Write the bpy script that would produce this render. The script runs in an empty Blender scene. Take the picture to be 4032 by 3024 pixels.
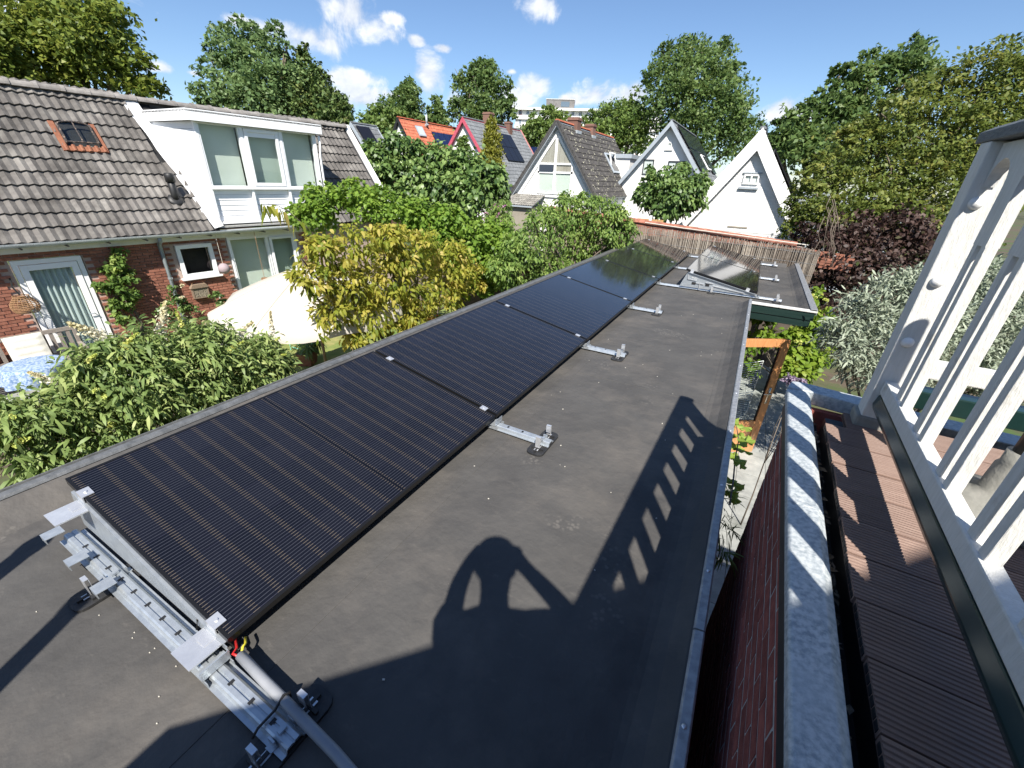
import bpy, math, random
import numpy as np
from mathutils import Matrix, Vector
random.seed(7); rng = np.random.default_rng(7)
sc = bpy.context.scene
R_ = math.radians
# ------------------------------------------------------------------ camera (z = 0 is the flat roof, ground at G)
G = -2.5
F4 = 1633.7; YAW, PIT, ROL = -0.4908, -0.4620, 0.0412
CAM = np.array([1.2489, -0.3129, 1.5742])
_fw = np.array([math.sin(YAW)*math.cos(PIT), math.cos(YAW)*math.cos(PIT), math.sin(PIT)])
_rt = np.array([math.cos(YAW), -math.sin(YAW), 0]); _up = np.cross(_rt, _fw)
_rt, _up = math.cos(ROL)*_rt+math.sin(ROL)*_up, -math.sin(ROL)*_rt+math.cos(ROL)*_up
cam = bpy.data.cameras.new('camera'); cam.sensor_width = 36; cam.lens = F4/4032*36
cam.clip_start = 0.02; cam.clip_end = 2000
camo = bpy.data.objects.new('camera', cam); sc.collection.objects.link(camo); sc.camera = camo
camo.matrix_world = Matrix(((_rt[0], _up[0], -_fw[0], CAM[0]), (_rt[1], _up[1], -_fw[1], CAM[1]), (_rt[2], _up[2], -_fw[2], CAM[2]), (0, 0, 0, 1)))
# photo pixels (2212 x 1659 grid) -> world points
S22 = 4032/2212
def ray(u, v):
    return _fw + _rt*((u*S22-2016)/F4) - _up*((v*S22-1512)/F4)
def PX(u, v, x): d = ray(u, v); return CAM+d*(x-CAM[0])/d[0]
def PY(u, v, y): d = ray(u, v); return CAM+d*(y-CAM[1])/d[1]
def PZ(u, v, z): d = ray(u, v); return CAM+d*(z-CAM[2])/d[2]
def PD(u, v, t): return CAM+ray(u, v)*t
def proj(P):
    q = np.array(P, float)-CAM; z = q@_fw
    return (2016+F4*(q@_rt)/z)/S22, (1512-F4*(q@_up)/z)/S22, z
# ------------------------------------------------------------------ light
LD = np.array([-0.430, 0.755, -1.0]); LD /= np.linalg.norm(LD)
sun = bpy.data.lights.new('sun', 'SUN'); sun.energy = 5.0; sun.angle = R_(0.53); sun.color = (1, 0.945, 0.86)
suno = bpy.data.objects.new('sun', sun); sc.collection.objects.link(suno)
suno.rotation_euler = Vector(LD).to_track_quat('-Z', 'Y').to_euler(); suno.location = (6, -10, 15)
sc.view_settings.view_transform = 'Standard'; sc.view_settings.look = 'None'
sc.view_settings.exposure = 0.92; sc.view_settings.gamma = 1
sc.render.engine = 'CYCLES'; sc.cycles.use_denoising = True
sc.cycles.max_bounces = 6; sc.cycles.diffuse_bounces = 3; sc.cycles.glossy_bounces = 3; sc.cycles.transmission_bounces = 4; sc.cycles.transparent_max_bounces = 8
sc.cycles.caustics_reflective = False; sc.cycles.caustics_refractive = False; sc.cycles.sample_clamp_indirect = 6
W = bpy.data.worlds.new('World'); sc.world = W; W.use_nodes = True
def build_world():
    nt = W.node_tree; nt.nodes.clear(); N = nt.nodes.new; L = nt.links.new
    def math_(op, a, b=None, c=None, clamp=False):
        n = N('ShaderNodeMath'); n.operation = op; n.use_clamp = clamp
        for i, s in enumerate((a, b, c)):
            if s is None: continue
            if isinstance(s, (int, float)): n.inputs[i].default_value = s
            else: L(s, n.inputs[i])
        return n.outputs[0]
    out = N('ShaderNodeOutputWorld'); bg = N('ShaderNodeBackground'); L(bg.outputs[0], out.inputs[0])
    sky = N('ShaderNodeTexSky'); sky.sky_type = 'NISHITA'; sky.sun_disc = False
    sky.sun_elevation = R_(49); sky.sun_rotation = math.atan2(-LD[0], -LD[1]); sky.altitude = 10; sky.air_density = 1.0; sky.dust_density = 0.25; sky.ozone_density = 2.6
    tn = N('ShaderNodeVectorMath'); tn.operation = 'MULTIPLY'; L(sky.outputs[0], tn.inputs[0]); tn.inputs[1].default_value = (.90, .985, 1.10)
    tc = N('ShaderNodeTexCoord')
    nz = N('ShaderNodeTexNoise'); nz.inputs['Scale'].default_value = 13; nz.inputs['Detail'].default_value = 10; nz.inputs['Roughness'].default_value = 0.6; nz.inputs['Distortion'].default_value = .35
    nz2 = N('ShaderNodeTexNoise'); nz2.inputs['Scale'].default_value = 13; nz2.inputs['Detail'].default_value = 10; nz2.inputs['Roughness'].default_value = 0.6; nz2.inputs['Distortion'].default_value = .35
    mp = N('ShaderNodeMapping'); mp.inputs['Location'].default_value = (0.012, -0.012, 0.026)
    L(tc.outputs['Generated'], nz.inputs['Vector']); L(tc.outputs['Generated'], mp.inputs['Vector']); L(mp.outputs[0], nz2.inputs['Vector'])
    # cumulus clouds: (photo px u, v, half width px, half height px)
    cl = [(760, 28, 55, 50), (800, 62, 60, 34), (655, 78, 95, 32), (520, 48, 70, 14), (1175, 12, 48, 28), (340, 145, 34, 12), (420, 158, 18, 6),
          (770, 172, 75, 18), (790, 208, 65, 32), (600, 60, 70, 20), (700, 95, 45, 20), (735, 15, 30, 24), (840, 40, 30, 14), (1020, 190, 30, 16), (1240, 215, 40, 14), (925, 165, 40, 44), (900, 88, 18, 12), (960, 105, 22, 9), (1150, 182, 42, 25), (1115, 210, 50, 26), (1000, 215, 40, 24),
          (1290, 205, 55, 30), (1370, 210, 50, 24), (1680, 238, 45, 26), (1105, 155, 16, 7), (850, 205, 40, 14), (1740, 240, 40, 20)]
    blobs = []
    for u, v, a, b in cl:
        d = ray(u, v); r = a/896/np.linalg.norm(d); blobs.append((d/np.linalg.norm(d), r, b/a))
    rr = np.random.default_rng(3)
    for _ in range(16):   # the same kind of sky all round
        az = rr.uniform(R_(75), R_(300)); el = rr.uniform(.12, .7)
        blobs.append((np.array([math.sin(az)*math.cos(el), math.cos(az)*math.cos(el), math.sin(el)]), rr.uniform(.07, .16), .5))
    tot = None
    for d, r, asp in blobs:
        s = N('ShaderNodeVectorMath'); s.operation = 'SUBTRACT'; L(tc.outputs['Generated'], s.inputs[0]); s.inputs[1].default_value = d
        m = N('ShaderNodeVectorMath'); m.operation = 'MULTIPLY'; L(s.outputs[0], m.inputs[0]); m.inputs[1].default_value = (1/r, 1/r, 1/(r*asp))
        l = N('ShaderNodeVectorMath'); l.operation = 'LENGTH'; L(m.outputs[0], l.inputs[0])
        w = math_('SUBTRACT', 1.0, l.outputs['Value'])
        tot = w if tot is None else math_('MAXIMUM', tot, w)
    tot = math_('MAXIMUM', tot, -1.2)
    dens = math_('ADD', math_('MULTIPLY', tot, 0.8), math_('MULTIPLY', math_('SUBTRACT', nz.outputs['Fac'], 0.47), 2.6))
    den2 = math_('ADD', math_('MULTIPLY', tot, 0.8), math_('MULTIPLY', math_('SUBTRACT', nz2.outputs['Fac'], 0.47), 2.6))
    mk = N('ShaderNodeMapRange'); mk.interpolation_type = 'SMOOTHSTEP'; L(dens, mk.inputs[0]); mk.inputs[1].default_value = 0.0; mk.inputs[2].default_value = 0.62
    sh = math_('ADD', 0.5, math_('MULTIPLY', math_('SUBTRACT', dens, den2), 1.3), clamp=True)
    cc = N('ShaderNodeMix'); cc.data_type = 'RGBA'; L(sh, cc.inputs['Factor']); cc.inputs['A'].default_value = (5.2, 5.7, 6.6, 1); cc.inputs['B'].default_value = (8.4, 8.6, 8.9, 1)
    mx = N('ShaderNodeMix'); mx.data_type = 'RGBA'; L(math_('MULTIPLY', mk.outputs[0], 0.95), mx.inputs['Factor']); L(tn.outputs[0], mx.inputs['A']); L(cc.outputs['Result'], mx.inputs['B'])
    L(mx.outputs['Result'], bg.inputs[0]); bg.inputs[1].default_value = 0.072
build_world()
# ------------------------------------------------------------------ helpers
COL = sc.collection
def wloc(o):
    v = Vector((0, 0, 0))
    while o is not None: v = v+o.location; o = o.parent
    return v
def tag(o, label, cat, group=None):
    o['label'] = label; o['category'] = cat
    if group: o['group'] = group
    return o
def thing(name, label, cat, loc=(0, 0, 0), group=None):
    o = bpy.data.objects.new(name, None); COL.objects.link(o); o.location = loc; o.empty_display_size = .1
    return tag(o, label, cat, group)
def link(name, me, mat, parent, smooth=False, kind=None):
    if mat is not None and not me.materials: me.materials.append(mat)
    if smooth:
        for pl in me.polygons: pl.use_smooth = True
    o = bpy.data.objects.new(name, me); COL.objects.link(o)
    if parent is not None: o.parent = parent
    if kind: o['kind'] = kind
    return o
class MB:
    def __init__(s, M=None): s.v = []; s.f = []; s.M = M
    def add(s, vs, fs):
        b = len(s.v)
        if s.M is not None: vs = [tuple(s.M @ Vector(p)) for p in vs]
        s.v += [tuple(map(float, p)) for p in vs]; s.f += [tuple(b+i for i in f) for f in fs]; return s
    def box(s, x0, x1, y0, y1, z0, z1):
        return s.add([(x0, y0, z0), (x1, y0, z0), (x1, y1, z0), (x0, y1, z0), (x0, y0, z1), (x1, y0, z1), (x1, y1, z1), (x0, y1, z1)],
                     [(3, 2, 1, 0), (4, 5, 6, 7), (0, 1, 5, 4), (1, 2, 6, 5), (2, 3, 7, 6), (3, 0, 4, 7)])
    def cbox(s, c, size, rot=None):
        hx, hy, hz = [k/2 for k in size]; M = Matrix.Translation(Vector(c))
        if rot is not None: M = M @ rot.to_4x4()
        vs = [M @ Vector((x*hx, y*hy, z*hz)) for z in (-1, 1) for x, y in ((-1, -1), (1, -1), (1, 1), (-1, 1))]
        return s.add([tuple(p) for p in vs], [(3, 2, 1, 0), (4, 5, 6, 7), (0, 1, 5, 4), (1, 2, 6, 5), (2, 3, 7, 6), (3, 0, 4, 7)])
    def prism(s, pts, axis, a, b):
        """polygon pts in the two other axes, extruded along axis from a to b"""
        n = len(pts)
        def mk(p, t): return {'x': (t, p[0], p[1]), 'y': (p[0], t, p[1]), 'z': (p[0], p[1], t)}[axis]
        vs = [mk(p, a) for p in pts]+[mk(p, b) for p in pts]
        fs = [tuple(range(n))[::-1], tuple(range(n, 2*n))]+[(i, (i+1) % n, n+(i+1) % n, n+i) for i in range(n)]
        return s.add(vs, fs)
    def loft(s, A, B):
        n = len(A)
        return s.add(list(A)+list(B), [tuple(range(n))[::-1], tuple(range(n, 2*n))]+[(i, (i+1) % n, n+(i+1) % n, n+i) for i in range(n)])
    def tube(s, pts, r, n=8, cap=True):
        pts = [Vector(p) for p in pts]; rs = r if isinstance(r, (list, tuple)) else [r]*len(pts)
        rings = []; ref = Vector((0.13, 0.21, 1)).normalized()
        for i, p in enumerate(pts):
            d = (pts[min(i+1, len(pts)-1)]-pts[max(i-1, 0)]).normalized()
            if abs(d.dot(ref)) > .97: ref2 = Vector((1, 0, 0))
            else: ref2 = ref
            a = d.cross(ref2).normalized(); b = d.cross(a)
            rings.append([tuple(p+a*math.cos(2*math.pi*k/n)*rs[i]+b*math.sin(2*math.pi*k/n)*rs[i]) for k in range(n)])
        vs = [q for rg in rings for q in rg]; fs = []
        for i in range(len(pts)-1):
            for k in range(n): fs.append((i*n+k, i*n+(k+1) % n, (i+1)*n+(k+1) % n, (i+1)*n+k))
        if cap: fs += [tuple(range(n))[::-1], tuple(range((len(pts)-1)*n, len(pts)*n))]
        return s.add(vs, fs)
    def lathe(s, prof, c, n=16):
        vs = []; fs = []
        for r, z in prof:
            vs += [(c[0]+r*math.cos(2*math.pi*k/n), c[1]+r*math.sin(2*math.pi*k/n), c[2]+z) for k in range(n)]
        for i in range(len(prof)-1):
            for k in range(n): fs.append((i*n+k, i*n+(k+1) % n, (i+1)*n+(k+1) % n, (i+1)*n+k))
        if prof[0][0] > 1e-4: fs.append(tuple(range(n))[::-1])
        if prof[-1][0] > 1e-4: fs.append(tuple(range((len(prof)-1)*n, len(prof)*n)))
        return s.add(vs, fs)
    def mesh(s, name, off=(0, 0, 0)):
        me = bpy.data.meshes.new(name); o = Vector(off)
        me.from_pydata([tuple(Vector(p)-o) for p in s.v], [], s.f); me.update(); return me
    def obj(s, name, mat, parent=None, smooth=False, bevel=0, kind=None, loc=None):
        off = wloc(parent) if parent is not None else Vector((0, 0, 0))
        lo = Vector((0, 0, 0))
        if loc is not None: lo = Vector(loc)-off
        o = link(name, s.mesh(name, off+lo), mat, parent, smooth, kind); o.location = lo
        if bevel:
            m = o.modifiers.new('bevel', 'BEVEL'); m.width = bevel; m.segments = 2; m.limit_method = 'ANGLE'
        return o
def struct(name, mb, mat, label=None):
    o = mb.obj(name, mat); o['kind'] = 'structure'
    if label: o['label'] = label
    return o
def in_frame(P, m=60):
    u, v, z = proj(P); return z > 0 and -m < u < 2212+m and -m < v < 1659+m
def pieces(parent, name, restname, me, mats, mat, cap=300):
    """alike pieces sharing one mesh: the `cap` that show largest as objects, the rest joined into one stuff part"""
    me.materials.clear(); me.materials.append(mat)
    pos = np.array([m.translation[:] for m in mats]); d = np.linalg.norm(pos-CAM, axis=1)
    d = d+np.array([0 if in_frame(p) else 1e4 for p in pos]); order = np.argsort(d)
    off = wloc(parent)
    for i in order[:cap]:
        if d[i] > 9e3: continue
        o = bpy.data.objects.new(name, me); COL.objects.link(o); o.parent = parent
        M = mats[i].copy(); M.translation = M.translation-off; o.matrix_local = M
    rest = [i for k, i in enumerate(order) if k >= cap or d[i] > 9e3]
    if rest:
        nv = len(me.vertices); co = np.empty(nv*3); me.vertices.foreach_get('co', co); co = np.c_[co.reshape(-1, 3), np.ones(nv)]
        fs = [tuple(p.vertices) for p in me.polygons]; V = []; Fs = []
        for k, i in enumerate(rest):
            V.append((np.array(mats[i]) @ co.T).T[:, :3]-np.array(off)); Fs += [tuple(k*nv+j for j in f) for f in fs]
        m2 = bpy.data.meshes.new(restname); m2.from_pydata(np.concatenate(V).tolist(), [], Fs); m2.update()
        link(restname, m2, mat, parent, kind='stuff')
# ------------------------------------------------------------------ materials
def newmat(name):
    m = bpy.data.materials.new(name); m.use_nodes = True
    nt = m.node_tree; b = nt.nodes['Principled BSDF']; return m, nt, b
def c4(c): return (c[0], c[1], c[2], 1)
def pm(name, c1, c2=None, scale=6, rough=.6, bump=0, bscale=None, metal=0, detail=5, spec=.5, vary=0, stretch=None, contrast=(.35, .65), coat=0, c3=None, c3s=1.3, c3t=(.55, .75), bdist=.01):
    m, nt, b = newmat(name); N = nt.nodes.new; L = nt.links.new
    b.inputs['Roughness'].default_value = rough; b.inputs['Metallic'].default_value = metal; b.inputs['Specular IOR Level'].default_value = spec
    if coat: b.inputs['Coat Weight'].default_value = coat; b.inputs['Coat Roughness'].default_value = .1
    gp_ = N('ShaderNodeNewGeometry'); wpos = gp_.outputs['Position']; vec = wpos
    if stretch:
        mp = N('ShaderNodeMapping'); mp.inputs['Scale'].default_value = stretch; L(vec, mp.inputs[0]); vec = mp.outputs[0]
    col = None
    if c2 is not None:
        nz = N('ShaderNodeTexNoise'); nz.inputs['Scale'].default_value = scale; nz.inputs['Detail'].default_value = detail; nz.inputs['Roughness'].default_value = .6; L(vec, nz.inputs['Vector'])
        mr = N('ShaderNodeMapRange'); L(nz.outputs['Fac'], mr.inputs[0]); mr.inputs[1].default_value, mr.inputs[2].default_value = contrast
        mx = N('ShaderNodeMix'); mx.data_type = 'RGBA'; L(mr.outputs[0], mx.inputs['Factor']); mx.inputs['A'].default_value = c4(c1); mx.inputs['B'].default_value = c4(c2); col = mx.outputs['Result']
    if c3 is not None:
        nz = N('ShaderNodeTexNoise'); nz.inputs['Scale'].default_value = c3s; nz.inputs['Detail'].default_value = 6; nz.inputs['Roughness'].default_value = .65; L(wpos, nz.inputs['Vector'])
        mr = N('ShaderNodeMapRange'); L(nz.outputs['Fac'], mr.inputs[0]); mr.inputs[1].default_value, mr.inputs[2].default_value = c3t
        mx = N('ShaderNodeMix'); mx.data_type = 'RGBA'; L(mr.outputs[0], mx.inputs['Factor'])
        if col: L(col, mx.inputs['A'])
        else: mx.inputs['A'].default_value = c4(c1)
        mx.inputs['B'].default_value = c4(c3); col = mx.outputs['Result']
    if vary:
        oi = N('ShaderNodeObjectInfo'); ge = N('ShaderNodeNewGeometry'); ad = N('ShaderNodeMath'); ad.operation = 'ADD'; L(oi.outputs['Random'], ad.inputs[0]); L(ge.outputs['Random Per Island'], ad.inputs[1])
        fr = N('ShaderNodeMath'); fr.operation = 'FRACT'; L(ad.outputs[0], fr.inputs[0])
        mr = N('ShaderNodeMapRange'); L(fr.outputs[0], mr.inputs[0]); mr.inputs[3].default_value = 1-vary; mr.inputs[4].default_value = 1+vary
        vm = N('ShaderNodeVectorMath'); vm.operation = 'SCALE'; L(mr.outputs[0], vm.inputs['Scale'])
        if col: L(col, vm.inputs[0])
        else: vm.inputs[0].default_value = c1
        col = vm.outputs[0]
    if col: L(col, b.inputs['Base Color'])
    else: b.inputs['Base Color'].default_value = c4(c1)
    if bump:
        nb = N('ShaderNodeTexNoise'); nb.inputs['Scale'].default_value = bscale or scale*4; nb.inputs['Detail'].default_value = 6; L(vec, nb.inputs['Vector'])
        bp = N('ShaderNodeBump'); bp.inputs['Strength'].default_value = bump; bp.inputs['Distance'].default_value = bdist; L(nb.outputs['Fac'], bp.inputs['Height']); L(bp.outputs[0], b.inputs['Normal'])
    return m
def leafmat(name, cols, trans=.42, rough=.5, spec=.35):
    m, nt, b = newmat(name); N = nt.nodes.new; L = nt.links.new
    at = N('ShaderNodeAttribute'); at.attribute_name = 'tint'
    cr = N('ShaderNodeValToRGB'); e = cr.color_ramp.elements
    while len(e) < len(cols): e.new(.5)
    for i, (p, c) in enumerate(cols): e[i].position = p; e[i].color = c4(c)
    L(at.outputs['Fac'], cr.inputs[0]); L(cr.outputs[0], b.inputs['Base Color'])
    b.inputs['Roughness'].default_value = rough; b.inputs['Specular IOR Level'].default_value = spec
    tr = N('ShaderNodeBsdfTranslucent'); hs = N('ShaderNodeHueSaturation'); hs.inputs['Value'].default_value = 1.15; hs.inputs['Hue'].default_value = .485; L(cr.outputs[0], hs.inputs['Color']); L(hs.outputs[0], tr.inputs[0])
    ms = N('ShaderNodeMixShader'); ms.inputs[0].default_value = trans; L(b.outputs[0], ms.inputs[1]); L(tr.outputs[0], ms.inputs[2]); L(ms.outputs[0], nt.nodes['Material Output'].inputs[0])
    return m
def glassmat(name, base, rough=.05, spec=.5, c2=None):
    m = pm(name, base, c2, scale=1.5, rough=rough, spec=spec); m.node_tree.nodes['Principled BSDF'].inputs['IOR'].default_value = 1.5; return m
def thinglass(name, tint=(.93, .955, .95)):
    m, nt, b = newmat(name); N = nt.nodes.new; L = nt.links.new
    t = N('ShaderNodeBsdfTransparent'); t.inputs[0].default_value = c4(tint); g = N('ShaderNodeBsdfGlossy'); g.inputs['Roughness'].default_value = .02
    lw = N('ShaderNodeLayerWeight'); lw.inputs[0].default_value = .5; pw = N('ShaderNodeMath'); pw.operation = 'POWER'; L(lw.outputs['Facing'], pw.inputs[0]); pw.inputs[1].default_value = 4.0
    fr = N('ShaderNodeMath'); fr.operation = 'MULTIPLY_ADD'; L(pw.outputs[0], fr.inputs[0]); fr.inputs[1].default_value = .6; fr.inputs[2].default_value = .03
    ms = N('ShaderNodeMixShader'); L(fr.outputs[0], ms.inputs[0]); L(t.outputs[0], ms.inputs[1]); L(g.outputs[0], ms.inputs[2]); L(ms.outputs[0], nt.nodes['Material Output'].inputs[0]); return m
M_glass = thinglass('window_glass')
M_white = pm('white_paint', (.80, .80, .79), (.72, .72, .70), 9, .45, .05)
M_whiteold = pm('weathered_white_paint', (.66, .66, .64), (.58, .58, .55), 14, .5, .35, 60, c3=(.40, .37, .32), c3s=9, c3t=(.62, .76), stretch=(5, 5, .8))
M_upvc = pm('white_plastic_frame', (.84, .85, .86), None, rough=.3)
M_galv = pm('galvanised_steel', (.56, .60, .63), (.42, .46, .50), 30, .36, .03, metal=.65, contrast=(.3, .7))
M_alu = pm('aluminium', (.80, .81, .82), (.70, .71, .73), 20, .30, metal=.7)
M_trim = pm('weathered_aluminium_trim', (.40, .41, .42), (.26, .27, .28), 30, .45, .1, metal=.45, c3=(.25, .24, .22), c3s=9, c3t=(.6, .75))
M_trimdark = pm('dark_aluminium_trim', (.20, .205, .205), (.12, .125, .125), 25, .4, .1, metal=.4)
M_black = pm('black_plastic', (.012, .012, .013), (.022, .022, .022), 20, .5)
M_rubber = pm('black_rubber', (.014, .014, .015), (.03, .03, .03), 20, .55, .2)
M_darkgreen = pm('dark_green_paint', (.010, .026, .023), (.017, .036, .031), 5, .35, .15, 40, c3=(.16, .2, .19), c3s=16, c3t=(.70, .80), stretch=(.4, 6, 6))
M_greenbeam = pm('bottle_green_paint', (.007, .024, .022), (.011, .033, .030), 12, .22)
M_zinc = pm('patinated_zinc', (.27, .31, .34), (.52, .55, .56), 75, .55, .15, 120, metal=.2, contrast=(.38, .60), c3=(.46, .50, .52), c3s=7, c3t=(.45, .8))
def brickmat(name, a, b_, v=.22): return pm(name, a, b_, 22, .85, .35, 120, vary=v, spec=.2)
M_brickred = brickmat('red_brick', (.235, .092, .062), (.32, .145, .10), .26)
M_brickdark = brickmat('dark_red_brick', (.20, .06, .05), (.30, .095, .075), .25)
M_mortar = pm('mortar', (.45, .43, .40), (.32, .30, .28), 30, .95, .3, 90)
M_mortarpink = pm('pinkish_mortar', (.46, .36, .31), (.38, .29, .25), 30, .95, .3, 90)
M_concrete = pm('grey_paving', (.34, .35, .33), (.24, .25, .24), 6, .9, .3, 60, vary=.12, c3=(.16, .17, .15), c3s=2, c3t=(.55, .75))
# ------------------------------------------------------------------ ground
M_soil = pm('garden_soil', (.060, .045, .030), (.10, .075, .05), 3, .95, .6, 20, c3=(.05, .085, .02), c3s=.5, c3t=(.45, .6))
M_lawn = pm('lawn_grass', (.10, .16, .03), (.20, .22, .06), 2.5, .95, .9, 60, c3=(.30, .26, .10), c3s=1.2, c3t=(.5, .7))
struct('ground', MB().box(-700, 500, -300, 900, G-.5, G), M_soil)
struct('lawn', MB().box(-9.6, -1.9, 3.2, 11.0, G-.05, G+.03), M_lawn)
pv = struct('path', MB().box(1.55, 3.1, -2, 11.6, G-.05, G+.012), M_mortar)
t_ = MB(); t_.box(-.197, .197, -.297, .297, -.02, .02); slab = t_.mesh('paving_slab')
ms = []
for i in range(3):
    for j in range(22):
        M = Matrix.Translation((1.72+i*.4, -1.7+j*.6+(.3 if i % 2 else 0), G+.02)); M = M @ Matrix.Rotation(random.uniform(-.006, .006), 4, 'X')
        ms.append(M)
pieces(pv, 'paving_slab', 'paving_rest', slab, ms, M_concrete)
t_ = MB(); t_.box(-.028, .028, -.1, .1, -.03, .03); eb = t_.mesh('edging_brick')
pieces(pv, 'edging_brick', 'edging_rest', eb, [Matrix.Translation((2.76+i*.062, -.5+j*.208+(.1 if i % 2 else 0), G+.022)) for i in range(4) for j in range(50)], M_brickred, 150)
struct('terrace', MB().box(-10.9, -9.4, -4, 11, G-.05, G+.05), M_concrete)
# ------------------------------------------------------------------ flat roofed extension
def roofmat():
    m = pm('roofing_membrane', (.056, .054, .052), (.080, .077, .073), 2.2, .66, .4, 5, c3=(.112, .102, .091), c3s=1.6, c3t=(.48, .75), spec=.3, bdist=.06, contrast=(.3, .7))
    nt = m.node_tree; N = nt.nodes.new; L = nt.links.new; b = nt.nodes['Principled BSDF']
    src = b.inputs['Base Color'].links[0].from_socket
    tc = N('ShaderNodeTexCoord')
    # dusty scuffs: fine stretched noise
    mp = N('ShaderNodeMapping'); mp.inputs['Scale'].default_value = (9, 26, 9); mp.inputs['Rotation'].default_value = (0, 0, .7); L(tc.outputs['Object'], mp.inputs[0])
    nz = N('ShaderNodeTexNoise'); nz.inputs['Scale'].default_value = 1.0; nz.inputs['Detail'].default_value = 9; nz.inputs['Roughness'].default_value = .7; L(mp.outputs[0], nz.inputs['Vector'])
    mr = N('ShaderNodeMapRange'); L(nz.outputs['Fac'], mr.inputs[0]); mr.inputs[1].default_value = .6; mr.inputs[2].default_value = .78; mr.inputs[4].default_value = .5
    mx = N('ShaderNodeMix'); mx.data_type = 'RGBA'; L(mr.outputs[0], mx.inputs['Factor']); L(src, mx.inputs['A']); mx.inputs['B'].default_value = (.135, .125, .112, 1)
    # footprint treads
    vo = N('ShaderNodeTexVoronoi'); vo.inputs['Scale'].default_value = 38; L(tc.outputs['Object'], vo.inputs['Vector'])
    n2 = N('ShaderNodeTexNoise'); n2.inputs['Scale'].default_value = 2.6; n2.inputs['Detail'].default_value = 1; L(tc.outputs['Object'], n2.inputs['Vector'])
    a = N('ShaderNodeMapRange'); L(n2.outputs['Fac'], a.inputs[0]); a.inputs[1].default_value = .66; a.inputs[2].default_value = .72
    b2 = N('ShaderNodeMapRange'); L(vo.outputs['Distance'], b2.inputs[0]); b2.inputs[1].default_value = .45; b2.inputs[2].default_value = .25
    mu = N('ShaderNodeMath'); mu.operation = 'MULTIPLY'; L(a.outputs[0], mu.inputs[0]); L(b2.outputs[0], mu.inputs[1])
    m3 = N('ShaderNodeMath'); m3.operation = 'MULTIPLY'; L(mu.outputs[0], m3.inputs[0]); m3.inputs[1].default_value = .45
    my = N('ShaderNodeMix'); my.data_type = 'RGBA'; L(m3.outputs[0], my.inputs['Factor']); L(mx.outputs['Result'], my.inputs['A']); my.inputs['B'].default_value = (.16, .148, .132, 1)
    L(my.outputs['Result'], b.inputs['Base Color']); return m
M_roof = roofmat()
EXT = thing('flat_roofed_extension', 'long low extension with a black membrane flat roof and metal edge trim', 'building', (0, 4, G))
YB, YF, YN = -6.0, 11.02, 6.62           # back, far end, front of the wide part
prof_l = [(-1.44, -.06), (-1.44, 0.0), (-1.50, .035), (-1.585, .085), (-1.60, .09), (-1.60, -.06)]
m = MB().box(-1.44, 1.26, YB, YF-.1, -.12, 0)
m.box(1.26, 2.04, YN+.12, YF-.1, -.118, -.001)
m.prism(prof_l, 'y', YB, YF)
m.prism([(1.26, -.06), (1.26, .002), (1.29, .006), (1.345, .03), (1.405, .077), (1.42, .08), (1.42, -.06)], 'y', YB, YN+.10)
m.prism([(2.04, -.06), (2.04, .0), (2.08, .01), (2.14, .055), (2.19, .085), (2.19, -.06)], 'y', YN+.05, YF)
m.prism([(YF-.16, -.05), (YF-.16, .002), (YF-.05, .07), (YF-.02, .07), (YF-.02, -.05)], 'x', -1.44, 2.04)
m.prism([(YN+.2, -.05), (YN+.2, .001), (YN+.1, .05), (YN+.05, .052), (YN+.05, -.05)], 'x', 1.395, 2.04)
m.obj('roof_membrane', M_roof, EXT)
# overlapped seams of the membrane
for x0, x1, y0, y1 in ((.065, .145, YB, YF-.3), (-1.40, .064, 3.02, 3.10), (.146, 1.25, 3.02, 3.10), (.146, 1.25, 8.9, 8.98)):
    MB().box(x0, x1, y0, y1, -.002, .0025).obj('membrane_seam', M_roof, EXT, bevel=.002)
for i, (y0, y1) in enumerate(((YB, -.5), (-.495, 2.0), (2.005, 4.5), (4.505, 7.0), (7.005, 9.5), (9.505, YF))):
    MB().prism([(-1.685, .03), (-1.685, .106), (-1.675, .108), (-1.670, .090), (-1.662, .090), (-1.658, .104), (-1.622, .100), (-1.612, .086), (-1.668, .080), (-1.672, .03)], 'y', y0, y1).obj('edge_trim', M_trimdark, EXT, bevel=.002)
for y0, y1 in ((YB, .9), (.905, 3.4), (3.405, YN+.1)):
    o = MB().prism([(1.452, .02), (1.452, .096), (1.446, .100), (1.418, .094), (1.410, .085), (1.418, .082), (1.440, .088), (1.446, .02)], 'y', y0, y1).obj('edge_trim', M_trim, EXT, bevel=.002)
for y in (-.1, .55, 1.2, 1.85, 2.5, 3.15, 3.8, 4.45, 5.1, 5.75, 6.4):
    MB().lathe([(.008, 0), (.008, .003), (.004, .006)], (1.430, y, .096), 8).obj('trim_screw', M_alu, EXT)
MB().prism([(2.262, .02), (2.262, .100), (2.25, .105), (2.19, .095), (2.18, .09), (2.25, .092), (2.254, .02)], 'y', YN-.03, YF).obj('edge_trim', M_trim, EXT, bevel=.002)
for x0, x1 in ((1.455, 1.80), (1.803, 2.265)):
    MB().box(x0, x1, YN-.035, YN+.05, .055, .078).obj('fascia_trim', M_whiteold, EXT, bevel=.003)
for z0, z1, w in ((-.062, .052, 0), (-.165, -.066, .012)):
    MB().box(1.40, 2.245-w*2, YN-.02+w, YN+.012, z0, z1).obj('fascia_board', M_darkgreen, EXT, bevel=.004)
    MB().box(2.215, 2.24-w, YN+.013, YF, z0, z1).obj('fascia_board', M_darkgreen, EXT, bevel=.004)
MB().box(1.30, 2.2, YN+.03, YF-.1, -.17, -.125).obj('soffit', M_darkgreen, EXT)
M_extwall = pm('dark_timber_wall', (.05, .04, .035), (.08, .06, .05), 4, .8, .3, 40)
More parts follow.
